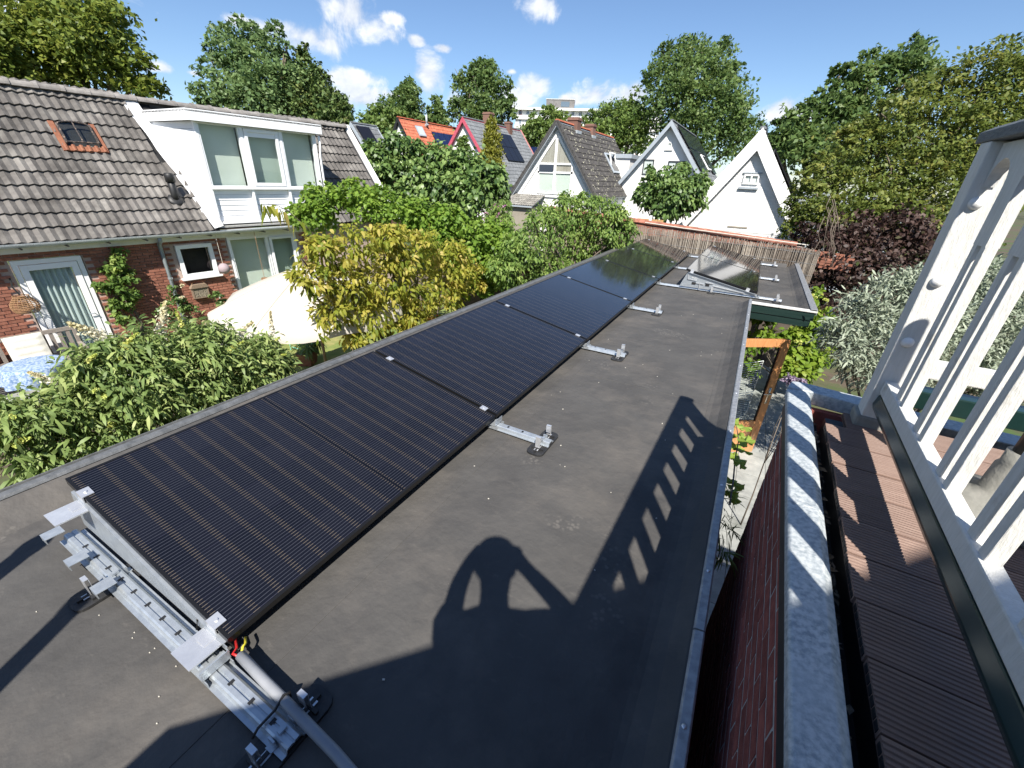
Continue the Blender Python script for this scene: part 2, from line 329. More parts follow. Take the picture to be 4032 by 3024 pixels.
MB().box(-1.55, -1.45, YB, YF-.05, G, -.062).obj('side_wall', M_extwall, EXT)
MB().box(1.24, 1.36, YB, YN-.05, G, -.121).obj('side_wall', M_extwall, EXT)
MB().box(-1.45, 1.3, YF-.12, YF-.04, G, -.121).obj('end_wall', M_extwall, EXT)
for y in (YF-.2,):
    MB().box(2.02, 2.12, y, y+.1, G, -.17).obj('carport_post', M_extwall, EXT)
    MB().tube([(2.07, y+.05, -.85), (1.65, y+.05, -.2)], .045, 4).obj('brace', M_extwall, EXT)
# ------------------------------------------------------------------ solar panels
TH = .1981; PW = 1.134; LP = 1.8102; HL = .105
def panelmat():
    m, nt, b = newmat('solar_cells'); N = nt.nodes.new; L = nt.links.new
    tc = N('ShaderNodeTexCoord'); sp = N('ShaderNodeSeparateXYZ'); L(tc.outputs['Object'], sp.inputs[0])
    def ma(op, a, b_=None, clamp=False):
        n = N('ShaderNodeMath'); n.operation = op; n.use_clamp = clamp
        for i, s in enumerate((a, b_)):
            if s is None: continue
            if isinstance(s, (int, float)): n.inputs[i].default_value = s
            else: L(s, n.inputs[i])
        return n.outputs[0]
    X, Y = sp.outputs[0], sp.outputs[1]
    def line(coord, per, half, off=0.0):   # 1 near multiples of per
        f = ma('ABSOLUTE', ma('SUBTRACT', ma('FRACT', ma('ADD', ma('DIVIDE', coord, per), .5+off)), .5)); return ma('LESS_THAN', f, half/per)
    wires = line(X, 1.098/72, .0014); cellx = line(X, 1.098/6, .0012)
    Ym = ma('SUBTRACT', ma('ABSOLUTE', Y), .006); celly = line(Ym, .0965, .0022); sub = line(Ym, .0965, .013)
    mid = ma('LESS_THAN', ma('ABSOLUTE', Y), .006)
    dots = ma('MULTIPLY', wires, sub)
    # per cell tint
    fl = N('ShaderNodeCombineXYZ'); L(ma('FLOOR', ma('DIVIDE', X, 1.098/6)), fl.inputs[0]); L(ma('FLOOR', ma('DIVIDE', Ym, .0965)), fl.inputs[1])
    wn = N('ShaderNodeTexWhiteNoise'); wn.noise_dimensions = '3D'; L(fl.outputs[0], wn.inputs['Vector'])
    base = N('ShaderNodeMix'); base.data_type = 'RGBA'; L(wn.outputs['Value'], base.inputs['Factor']); base.inputs['A'].default_value = (.0040, .0040, .0062, 1); base.inputs['B'].default_value = (.0064, .0064, .0098, 1)
    def over(c, fac, rgb, k=1):
        n = N('ShaderNodeMix'); n.data_type = 'RGBA'; L(ma('MULTIPLY', fac, k), n.inputs['Factor']); L(c, n.inputs['A']); n.inputs['B'].default_value = c4(rgb); return n.outputs['Result']
    c = over(base.outputs['Result'], wires, (.050, .053, .066), .8); c = over(c, cellx, (.03, .03, .045), .7); c = over(c, celly, (.014, .013, .016), .6)
    c = over(c, dots, (.125, .105, .080), .75); c = over(c, mid, (.004, .004, .005))
    L(c, b.inputs['Base Color']); b.inputs['Roughness'].default_value = .07; b.inputs['IOR'].default_value = 1.5; b.inputs['Coat Weight'].default_value = .12; b.inputs['Coat Roughness'].default_value = .03; b.inputs['Coat IOR'].default_value = 1.45
    nz = N('ShaderNodeTexNoise'); nz.inputs['Scale'].default_value = 3; nz.inputs['Detail'].default_value = 3; L(tc.outputs['Object'], nz.inputs['Vector'])
    bp = N('ShaderNodeBump'); bp.inputs['Strength'].default_value = .012; bp.inputs['Distance'].default_value = .03; L(nz.outputs['Fac'], bp.inputs['Height']); L(bp.outputs[0], b.inputs['Normal'])
    return m
M_pv = panelmat(); M_pvframe = pm('black_anodised_frame', (.012, .012, .013), None, rough=.35, metal=.3); M_pvback = pm('panel_backsheet', (.02, .02, .02), None, rough=.6)
hy_ = (LP-.022)/2
fm = MB()      # frame rim in panel space: x 0 = low (right) edge, -PW = high edge, y centred
for a in ((-PW, 0, -hy_, -hy_+.012), (-PW, 0, hy_-.012, hy_), (-PW, -PW+.012, -hy_+.012, hy_-.012), (-.012, 0, -hy_+.012, hy_-.012)): fm.box(*a, -.032, 0)
for a in ((-PW, 0, -hy_, -hy_+.03), (-PW, 0, hy_-.03, hy_)): fm.box(a[0]+.012, a[1]-.012, a[2]+.012 if a[2] < 0 else a[2], a[3] if a[2] < 0 else a[3]-.012, -.032, -.030)
frame_me = fm.mesh('panel_frame'); frame_me.materials.append(M_pvframe)
gm_ = MB().box(-PW/2+.012, PW/2-.012, -hy_+.012, hy_-.012, -.006, -.0015); glass_me = gm_.mesh('panel_glass'); glass_me.materials.append(M_pv)
bk_ = MB().box(-.06, .06, -.25, .25, -.028, -.006); jb_me = bk_.mesh('junction_box'); jb_me.materials.append(M_black)
PL = ['nearest black solar panel at the open end of the long row, above the grey conduit', 'second black solar panel from the camera in the long row', 'third black solar panel from the camera in the long row, half way along',
      'fourth black solar panel of the long row, reflecting blue sky', 'fifth black solar panel of the long row, beside the short second row', 'farthest black solar panel of the long row, next to the reed fence',
      'nearer of the two solar panels in the short second row, above the silver triangular plate', 'farther of the two solar panels in the short second row, reflecting the reed fence']
X2 = 1.512
for i in range(8):
    k = i if i < 6 else i-2; x0 = 0 if i < 6 else X2
    t = thing('solar_panel', PL[i], 'solar panel', (x0, (k+.5)*LP, HL), 'solar panels on the flat roof'); t.rotation_euler = (0, TH, 0)
    for nm, me, lx in (('frame', frame_me, 0), ('glass', glass_me, -PW/2), ('junction_box', jb_me, -PW/2)):
        o = bpy.data.objects.new(nm, me); COL.objects.link(o); o.parent = t; o.location = (lx, 0, 0)
# ------------------------------------------------------------------ mounting rails
def hat(w=.088, h=.042):   # hat profile (y, z)
    return [(-w/2, .016), (-w/2, .020), (-.030, .020), (-.024, h-.004), (-.018, h), (-.004, h), (-.003, h-.005), (.003, h-.005), (.004, h), (.018, h), (.024, h-.004), (.030, .020), (w/2, .020), (w/2, .016), (.028, .016), (.022, h-.010), (-.022, h-.010), (-.028, .016)]
pad_me = MB(); P_ = []
for sx, sy, a0 in ((1, 1, 0), (-1, 1, 90), (-1, -1, 180), (1, -1, 270)):
    for a in (0, 30, 60, 90): P_.append((sx*.022+.035*math.cos(R_(a+a0)), sy*.115+.035*math.sin(R_(a+a0))))
pad_me.prism(P_, 'z', .001, .013)
for s in (-1, 1): pad_me.box(-.04, .04, s*.088-.006, s*.088+.006, .013, .024); pad_me.box(-.006, .006, s*.05 if s > 0 else s*.13, s*.13 if s > 0 else s*.05, .013, .022)
pad_me = pad_me.mesh('foot_pad'); pad_me.materials.append(M_rubber)
br_me = MB()
for s in (-1, 1):
    br_me.box(-.016, .016, s*.088-.0015, s*.088+.0015, .02, .098); br_me.box(-.016, .016, s*.074-.001, s*.074+.001, .05, .0955); br_me.box(-.016, .016, min(s*.073, s*.0895), max(s*.073, s*.0895), .0985, .1015)
    br_me.box(-.014, .014, min(s*.0895, s*.112), max(s*.0895, s*.112), .016, .019)
br_me.box(-.012, .012, -.086, .086, .0145, .0158)
br_me = br_me.mesh('foot_bracket'); br_me.materials.append(M_alu)
clip_me = MB().box(-.014, .014, -.05, .05, .021, .024).box(-.014, .014, -.036, -.030, .024, .055).box(-.014, .014, .030, .036, .024, .055).box(-.008, .008, -.012, .012, .043, .052).mesh('rail_clip'); clip_me.materials.append(M_galv)
mid_me = MB().box(-.024, .024, -.021, .021, 0.0, .004).box(-.02, .02, -.009, .009, -.045, 0).lathe([(.006, .004), (.006, .009), (.001, .009)], (0, 0, 0), 6).mesh('panel_clamp'); mid_me.materials.append(M_alu)
end_me = MB().box(-.026, .026, -.004, .034, 0, .004).box(-.026, .026, -.008, -.004, -.045, .004).box(-.026, .026, -.05, -.008, -.049, -.045).lathe([(.006, .004), (.006, .009), (.001, .009)], (0, .014, 0), 6).mesh('panel_clamp'); end_me.materials.append(M_alu)
hook_me = MB().box(-.045, .0, -.046, .046, .043, .046).box(-.03, .02, -.044, -.041, .021, .043).box(-.03, .02, .041, .044, .021, .043).box(.0, .003, -.046, .046, .046, .085).mesh('panel_hook'); hook_me.materials.append(M_galv)
hole_me = MB().box(-.006, .006, -.010, .010, .0425, .0432).mesh('rail_slot'); hole_me.materials.append(M_black)
def put(nm, me, par, loc, roty=0, rotz=0):
    o = bpy.data.objects.new(nm, me); COL.objects.link(o); o.parent = par; o.location = Vector(loc)-wloc(par); o.rotation_euler = (0, roty, rotz); return o
RLAB = ['nearest galvanised mounting rail, at the open end of the panels with the conduit strapped on', 'galvanised mounting rail between the first and second solar panels of the long row',
        'galvanised mounting rail between the second and third solar panels of the long row', 'galvanised mounting rail between the third and fourth solar panels of the long row',
        'long galvanised rail crossing both panel rows under the silver triangular plate', 'long galvanised rail crossing both panel rows between their last two panels', 'farthest galvanised rail crossing both panel rows beside the reed fence']
def triangle(par, xh, xl, y, name='triangle_plate', inward=False):
    """sloping end plate under a panel edge, from the high side xh to the low side xl"""
    m = MB(); zh = HL+PW*math.sin(TH)-.045
    m.prism([(xh-.06, .045), (xh+.015, zh-.03), (xh+.04, zh), (xl-.02, HL-.03), (xl+.0, .075), (xl, .045)], 'y', y-.0015, y+.0015)
    m.prism([(xh+.04, zh), (xl-.02, HL-.03), (xl-.02, HL-.027), (xh+.04, zh+.003)], 'y', y-(.002 if inward else .03), y+(.03 if inward else .002))
    o = m.obj(name, M_galv, par); return o
for k in range(7):
    y = k*LP - (.05 if k == 0 else 0) + (.012 if k == 6 else 0); two = k >= 4
    t = thing('mounting_rail', RLAB[k], 'rail', (0, y, 0), 'rails carrying the solar panels')
    x1 = .42 if not two else 1.86
    MB().prism([(y+a, z) for a, z in hat()], 'x', -1.16, x1).obj('rail', M_galv, t)
    for x in np.arange(-1.0, x1-.05, .11):
        put('rail_slot', hole_me, t, (x, y, 0))
    for x in ([-.72, .365] if not two else [-.72, .86, 1.80]):
        put('foot_pad', pad_me, t, (x, y, 0)); put('foot_bracket', br_me, t, (x, y, 0)); put('rail_clip', clip_me, t, (x, y, 0))
    for x0 in ([0] if not two else [0, X2]):
        if k in (0, 6) or (k == 4 and x0):
            s = 1 if k != 6 else -1
            for dx in (-.14, -PW*math.cos(TH)+.10):
                if k == 0: dx = -.085 if dx > -.5 else -.975
                o = put('panel_clamp', end_me, t, (x0+dx, k*LP+(.012 if k != 6 else -.012)*1, HL-dx*math.tan(TH)+.001), TH, 0 if s > 0 else math.pi)
                if s < 0: o.rotation_euler = (0, -TH, math.pi)
                if k == 0: MB().box(x0+dx-.06, x0+dx+.055, y-.055, y+.05, HL-dx*math.tan(TH)-.056, HL-dx*math.tan(TH)-.050).obj('clamp_plate', M_alu, t)
        else:
            for dx in (-.10, -PW*math.cos(TH)+.16): put('panel_clamp', mid_me, t, (x0+dx, y, HL-dx*math.tan(TH)+.002), TH)
        put('panel_hook', hook_me, t, (x0+.02, y, 0))
    if k == 0:
        triangle(t, -1.10, .0, y+.052, inward=True)
        
        for x, z in ((-1.12, .10), (-.90, .075), (-.655, .072)):
            MB().box(x-.03, x+.03, y-.085, y-.02, z, z+.003).box(x-.03, x-.027, y-.085, y-.02, z-.03, z).box(x-.03, x+.03, y-.085, y-.082, z-.022, z).obj('side_tab', M_galv, t)
    if k == 4:
        tp = triangle(t, X2-1.10, X2-.0, y-.045)
        for pts in ([(.46, .255), (.462, .175)], [(.462, .175), (.60, .165)], [(.60, .128), (.72, .122)], [(.66, .125), (.665, .02)], [(.74, .155), (.86, .148)], [(.86, .115), (1.33, .068)]):
            (xa, za), (xb, zb) = pts; d = math.hypot(xb-xa, zb-za); a = math.atan2(zb-za, xb-xa)
            MB().cbox(((xa+xb)/2, y-.056, (za+zb)/2), (d, .012, .011), Matrix.Rotation(-a, 3, 'Y')).obj('stiffener', M_alu, t)
        for x in (.565, .775): MB().box(x-.03, x+.03, y-.052, y-.048, .095, .135).obj('plate_opening', M_black, t)
        # chalk marks on the plate: V 3 7
        st = [[(.52, .215), (.533, .195), (.546, .218)], [(.556, .214), (.572, .212), (.562, .203), (.574, .196), (.556, .188)], [(.584, .206), (.602, .203), (.59, .180)]]
        M_chalk = pm('white_chalk', (.75, .75, .73), None, rough=.9)
        for s_ in st: MB().tube([(a, y-.0478, z) for a, z in s_], .0028, 4).obj('chalk_mark', M_chalk, t)
# conduit, strap and cables at the near end
M_pvc = pm('grey_conduit', (.27, .28, .30), (.23, .24, .26), 12, .35)
MB().tube([(.055, .012, .062), (.20, .004, .060), (.36, -.002, .058), (.55, -.008, .040), (.80, -.03, .022), (1.25, -.10, .018)], .0165, 12).obj('conduit', M_pvc, None, True)
tag(bpy.data.objects['conduit'], 'straight grey plastic conduit leaving the nearest rail towards the lower edge', 'conduit')
MB().tube([(.30, -.105, .03), (.302, -.085, .05), (.305, -.03, .055), (.305, .005, .080), (.306, .022, .066), (.306, .02, .045)], .0045, 6).obj('cable_tie', M_black, None, True)
tag(bpy.data.objects['cable_tie'], 'black cable tie strapping the grey conduit to the nearest rail', 'cable tie')
cb = thing('wire_bundle', 'short red, yellow and black wires sticking out of the conduit end', 'wires', (.03, .01, .06))
for nm, cc, pts in (('yellow_wire', (.7, .6, .05), [(.06, .012, .062), (.045, .03, .075), (.03, .045, .06), (.0, .06, .05)]), ('red_wire', (.5, .02, .02), [(.06, .008, .06), (.035, .0, .07), (.02, .02, .06), (-.05, .05, .05)]),
                    ('black_wire', (.01, .01, .01), [(.06, .01, .058), (.0, .02, .05), (-.12, .01, .08), (-.16, .03, .075), (-.2, .02, .05)]), ('black_wire', (.01, .01, .01), [(-.18, -.01, .05), (-.17, .0, .10), (-.14, .04, .09), (-.1, .08, .06)])):
    MB().tube(pts, .0045, 6).obj(nm, pm(nm, cc, None, rough=.4), cb, True)
# roof debris
M_scrap = pm('pale_scrap', (.55, .52, .45), None, rough=.9)
for i in range(34):
    x = rng.uniform(.1, 1.2); y = rng.uniform(.2, 6.3)
    a = rng.uniform(.002, .006)
    if i == 0: dbm = MB()
    dbm.cbox((x, y, .002), (a*1.6, a, .003), Matrix.Rotation(rng.uniform(0, 3), 3, 'Z'))
for i in range(10): dbm.cbox((rng.uniform(-.9, .3), rng.uniform(-.4, -.1), .002), (.004, .003, .003))
o = dbm.obj('roof_litter', M_scrap, kind='stuff'); tag(o, 'tiny pale crumbs scattered over the black flat roof', 'litter')
# roof vent pipes left of the photographer (their shadows fall on the roof)
for (x, y, h, r, lab) in ((-.115, -1.262, 1.5, .04, 'taller dark vent pipe standing on the flat roof behind the panels'), (-.77, -1.016, 1.2, .045, 'shorter dark vent pipe with rounded cap on the flat roof behind the panels')):
    t = thing('vent_pipe', lab, 'pipe', (x, y, 0))
    MB().lathe([(r, 0), (r, h-.08)], (x, y, 0), 12).obj('pipe', M_black, t, True); MB().lathe([(r*1.15, h-.1), (r*1.25, h-.05), (r*.9, h-.01), (.001, h)], (x, y, 0), 12).obj('cap', M_black, t, True)
    MB().lathe([(.12, 0), (.10, .02), (r, .05)], (x, y, .002), 12).obj('collar', M_rubber, t, True)
# ------------------------------------------------------------------ balcony: brick wall, zinc coping, deck, railing (turned ~1.7 degrees)
BA = R_(1.7)
def BM(x=0, y=0, z=0, rot=True):   # balcony frame: origin at (1.50, 0)
    return Matrix.Translation((1.49, 0, 0)) @ Matrix.Rotation(-BA, 4, 'Z') @ Matrix.Translation((x, y, z))
BW = thing('brick_wall', 'dark red brick balcony wall dropping away beside the flat roof edge', 'wall', (1.6, .4, G))
YW = 1.80
mw = MB(BM()); mw.box(.0524, .10, -1.35, YW-.004, G, .70); mw.obj('mortar_joints', M_mortar, BW)
t_ = MB(); bx, by, bz = .052, .204, .0515
t_.box(-bx, 0, -by/2, by/2, -bz/2, bz/2); bme = t_.mesh('brick')
t_ = MB(); t_.box(-bx, 0, -by/4, by/4, -bz/2, bz/2); hme = t_.mesh('half_brick')
ms = []; hs = []
nc = int((.69-G)/.0625)
for c in range(nc):
    z = .69-.031-c*.0625; off = .107 if c % 2 else 0
    y = YW-by/2
    if off: hs.append(BM(.103, YW-by/4, z)); y = YW-by/2-off
    while y > -1.3:
        ms.append(BM(.103+random.uniform(-.0007, .0007), y+random.uniform(-.002, .002), z+random.uniform(-.002, .002))); y -= .214
pieces(BW, 'brick', 'brickwork', bme, ms, M_brickdark, 300); pieces(BW, 'half_brick', 'half_brickwork', hme, hs, M_brickdark, 60)
# far face of the wall (facing the garden path)
MB(BM()).box(.06, 1.2, YW-.006, YW+.03, G, .68).obj('brick_face', M_brickdark, BW)
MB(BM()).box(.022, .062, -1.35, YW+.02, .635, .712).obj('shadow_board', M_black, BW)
# zinc coping
ZC = thing('zinc_coping', 'pale zinc coping on the brick balcony wall, striped with railing shadows', 'coping', (1.55, .5, .7))
def coping(y0, y1):
    return MB(BM()).prism([(.012, .712), (.012, .737), (.018, .744), (.085, .750), (.104, .738), (.110, .70), (.110, .66), (.104, .66), (.102, .715), (.024, .7135), (.020, .712)], 'y', y0, y1)
coping(-1.4, .93).obj('coping_length', M_zinc, ZC, bevel=.004); coping(.93, 1.83).obj('coping_length', M_zinc, ZC, bevel=.004)
MB(BM()).prism([(.012, 1.83), (.110, 1.83), (.32, 1.80), (.32, 1.905), (.07, 1.93), (.03, 1.915)], 'z', .69, .7515).obj('coping_corner', M_zinc, ZC, bevel=.004)
MB(BM()).prism([(.32, 1.80), (1.3, 1.74), (1.3, 1.86), (.32, 1.905)], 'z', .69, .744).obj('coping_return', M_zinc, ZC, bevel=.004)
M_bluezinc = pm('blue_grey_flashing', (.14, .18, .23), (.10, .13, .17), 8, .4, metal=.4)
MB(BM()).box(.33, 2.6, 1.865, 1.98, .62, .70).obj('flashing', M_bluezinc, ZC)
# gutter gap with leaf litter
MB(BM()).box(.095, .165, -1.4, 1.8, .57, .61).obj('balcony_gutter', M_black)
tag(bpy.data.objects['balcony_gutter'], 'dark gutter gap between the zinc coping and the brown deck boards', 'gutter')
lm = MB(BM()); rr = np.random.default_rng(5)
for i in range(420):
    c = (rr.uniform(.108, .150), rr.uniform(-.3, 1.78), .615+rr.uniform(0, .04)); a = rr.uniform(.006, .02)
    R3 = Matrix.Rotation(rr.uniform(0, 6), 3, 'Z') @ Matrix.Rotation(rr.uniform(-.8, .8), 3, 'X') @ Matrix.Rotation(rr.uniform(-.8, .8), 3, 'Y')
    lm.add([tuple(Vector(c)+R3 @ Vector(q)) for q in ((-a, 0, 0), (0, -a*.5, a*.2), (a, 0, 0), (0, a*.5, a*.2))], [(0, 1, 2, 3)])
o = lm.obj('leaf_litter', pm('dry_leaf_litter', (.10, .075, .05), (.30, .25, .19), 60, .9, vary=.5), kind='stuff'); tag(o, 'dry dead leaves lying in the gutter gap beside the deck', 'leaf litter')
# deck boards
M_deck = pm('brown_composite_deck', (.185, .120, .095), (.225, .152, .122), 4, .55, .2, 80, vary=.10, stretch=(2, 14, 6), spec=.35)
DK = thing('deck', 'balcony floor of ribbed brown composite deck boards', 'deck', (2.2, .5, .65))
def board_mesh(L):
    m = MB(); w = .146; pts = [(0, -w/2), (0, w/2)]
    n = 12; prof = [(-w/2, -.012), (-w/2, .010)]
    for i in range(n):
        y0 = -w/2+.004+(w-.008)*i/n; y1 = -w/2+.004+(w-.008)*(i+1)/n; g = (y1-y0)*.28
        prof += [(y0, .0115), (y0+g*.6, .0085), (y0+g*1.4, .0085), (y0+g*2, .0115)]
    prof += [(w/2, .010), (w/2, -.012)]
    m.prism(prof, 'x', 0, L)
    return m.mesh('deck_board')
bd = board_mesh(2.6); bd.materials.append(M_deck)
hol = MB()
for i in range(6): hol.box(-.0012, 0, -.066+i*.0225, -.048+i*.0225, -.0075, .005)
hol = hol.mesh('hollow_end'); hol.materials.append(M_black)
yb = 1.70
for i in range(21):
    x0 = .215 if i == 0 else .146+random.uniform(-.004, .004)
    o = bpy.data.objects.new('deck_board', bd); COL.objects.link(o); o.parent = DK; M = BM(x0, yb-.075, .735+random.uniform(-.0015, .0015)); M.translation -= wloc(DK); o.matrix_local = M
    h = bpy.data.objects.new('hollow_end', hol); COL.objects.link(h); h.parent = o; h.matrix_local = Matrix.Identity(4)
    yb -= .1515
MB(BM()).box(.165, 2.7, -1.4, 1.7, .60, .70).obj('deck_support', M_black, DK)
M_foot = pm('pale_concrete_foot', (.27, .265, .24), (.19, .19, .17), 14, .8, .3)
# railing
RX0, RX1 = .276, .305     # x range in balcony frame
RL = thing('balcony_railing', 'tall white timber railing with arched slots running along the deck edge', 'railing', (1.82, .6, .75))
SL0 = 1.600               # top of first slot (y), going towards the camera
PER, SLOT, ARC = .2405, .148, .074
# panel skins: front and back boards with arched openings are built as stiles + arched head
def arched_head(y1, x0, x1, z0, z1):
    """block from y1-PER to y1 with an arch cut: slot occupies y1-SLOT..y1"""
    m = MB(BM()); r = SLOT/2; yc = y1-r; zc = 1.60
    top = [(y1-PER, z1), (y1, z1)]
    arc = [(yc+r*math.cos(a), zc+r*math.sin(a)) for a in np.linspace(0, math.pi, 13)]
    pts = [(y1, z1), (y1, zc)]+arc[1:]+[(y1-SLOT, zc-.001), (y1-SLOT, 1.50), (y1-PER, 1.50), (y1-PER, z1)]
    # split into two convex-ish fans to keep the ngon tame
    m2 = m
    for i in range(len(arc)-1):
        a, b = arc[i], arc[i+1]
        m2.prism([(a[0], a[1]), (a[0], z1), (b[0], z1), (b[0], b[1])][::-1], 'x', x0, x1)
    m2.prism([(y1-PER, 1.45), (y1-SLOT, 1.45), (y1-SLOT, z1), (y1-PER, z1)], 'x', x0, x1)
    return m2
y1 = SL0; nsl = 12
for i in range(nsl):
    arched_head(y1, RX0, RX1, 1.45, 1.715).obj('arched_head', M_whiteold, RL)
    for a, b in ((y1-SLOT-.030, y1-SLOT), (y1-PER, y1-PER+.030)):
        MB(BM()).box(RX0+.001, RX1-.001, a, b, .945, 1.452).obj('baluster', M_whiteold, RL, bevel=.002)
    y1 -= PER
YE = y1
MB(BM()).box(RX0-.005, RX1+.004, YE, 1.604, .893, .948).obj('bottom_rail', M_whiteold, RL, bevel=.005)
MB(BM()).prism([(RX0-.004, .828), (RX0-.012, .850), (RX0-.004, .890), (RX1, .890), (RX1, .828)], 'y', YE, 1.60).obj('base_beam', M_greenbeam, RL, bevel=.004)
M_cap = pm('dark_weathered_cap', (.07, .08, .085), (.13, .14, .14), 25, .6, .4, 50, stretch=(8, 1, 8))
MB(BM()).prism([(RX0-.03, 1.722), (RX0-.03, 1.752), (RX0+.0, 1.768), (RX1, 1.772), (RX1+.045, 1.757), (RX1+.045, 1.722)], 'y', YE, 1.74).obj('cap_rail', M_cap, RL, bevel=.003)
# corner post with bolts
MB(BM()).box(RX0-.026, RX1+.045, 1.605, 1.695, .71, 1.722).obj('corner_post', M_whiteold, RL, bevel=.004)
for z in (1.555, 1.315, 1.10):
    for s, x in ((-1, RX0+.004),):
        c = BM() @ Vector((x, 1.605, z)); m = MB(); m.lathe([(.017, 0), (.019, .003), (.014, .012), (.001, .017)], (0, 0, 0), 14)
        Rm = Matrix.Translation(c) @ Matrix.Rotation(math.pi/2, 4, 'X'); m.v = [tuple(Rm @ Vector(q)) for q in m.v]; m.obj('bolt_head', M_white, RL, True)
MB(BM()).box(RX0-.04, RX1+.055, 1.598, 1.705, .70, .79).obj('post_plinth', M_foot, RL, bevel=.01)
# return railing at the far end of the balcony
R2 = thing('low_railing', 'low white and dark green rail across the far end of the balcony', 'railing', (2.2, 1.72, .75))
MB(BM()).box(RX1+.022, 2.6, 1.63, 1.69, .975, 1.035).obj('top_rail', M_whiteold, R2, bevel=.004)
MB(BM()).box(RX1+.022, 2.6, 1.625, 1.70, .855, .925).obj('base_beam', M_greenbeam, R2, bevel=.004)
for x in (.95, 1.6, 2.3): MB(BM()).box(x, x+.05, 1.635, 1.685, .70, .974).obj('upright', M_whiteold, R2)
# parasol pole in its foot
PP = thing('parasol_pole', 'dark grey parasol pole standing in a pale round foot behind the railing', 'pole', (2.03, 1.20, .75))
MB().tube([(2.045, 1.20, .93), (2.045, 1.20, 1.68)], .026, 14).obj('pole', pm('anthracite_pole', (.025, .026, .028), None, rough=.4), PP, True)
MB().lathe([(.16, 0), (.155, .03), (.07, .055), (.045, .075), (.042, .15), (.036, .16), (.036, .20)], (2.045, 1.20, .748), 20).obj('foot', M_foot, PP, True)
# ------------------------------------------------------------------ the photographer's own house (behind the camera, its verge shades the roof)
OH = thing('house', 'brick house behind the balcony whose gable verge shades the flat roof', 'house', (4, -3, G))
ze, xe, yv = 1.6, .72, -1.42
xa = xe+3.6; za = ze+3.6*.911
MB().prism([(xe+.15, G), (xe+.15, ze-.02), (xa, za-.2), (2*xa-xe-.15, ze-.02), (2*xa-xe-.15, G)], 'y', -9, yv-.12).obj('wall', M_brickred, OH)
MB().prism([(xe, ze-.1), (xe, ze), (xa, za), (xa, za-.14)], 'y', -9.2, yv).obj('roof_slope', M_black, OH)
MB().prism([(2*xa-xe, ze-.1), (2*xa-xe, ze), (xa, za), (xa, za-.14)][::-1], 'y', -9.2, yv).obj('roof_slope', M_black, OH)
MB().box(2.6, 3.5, yv-.12, yv-.09, .75, 2.8).obj('balcony_door', M_upvc, OH)
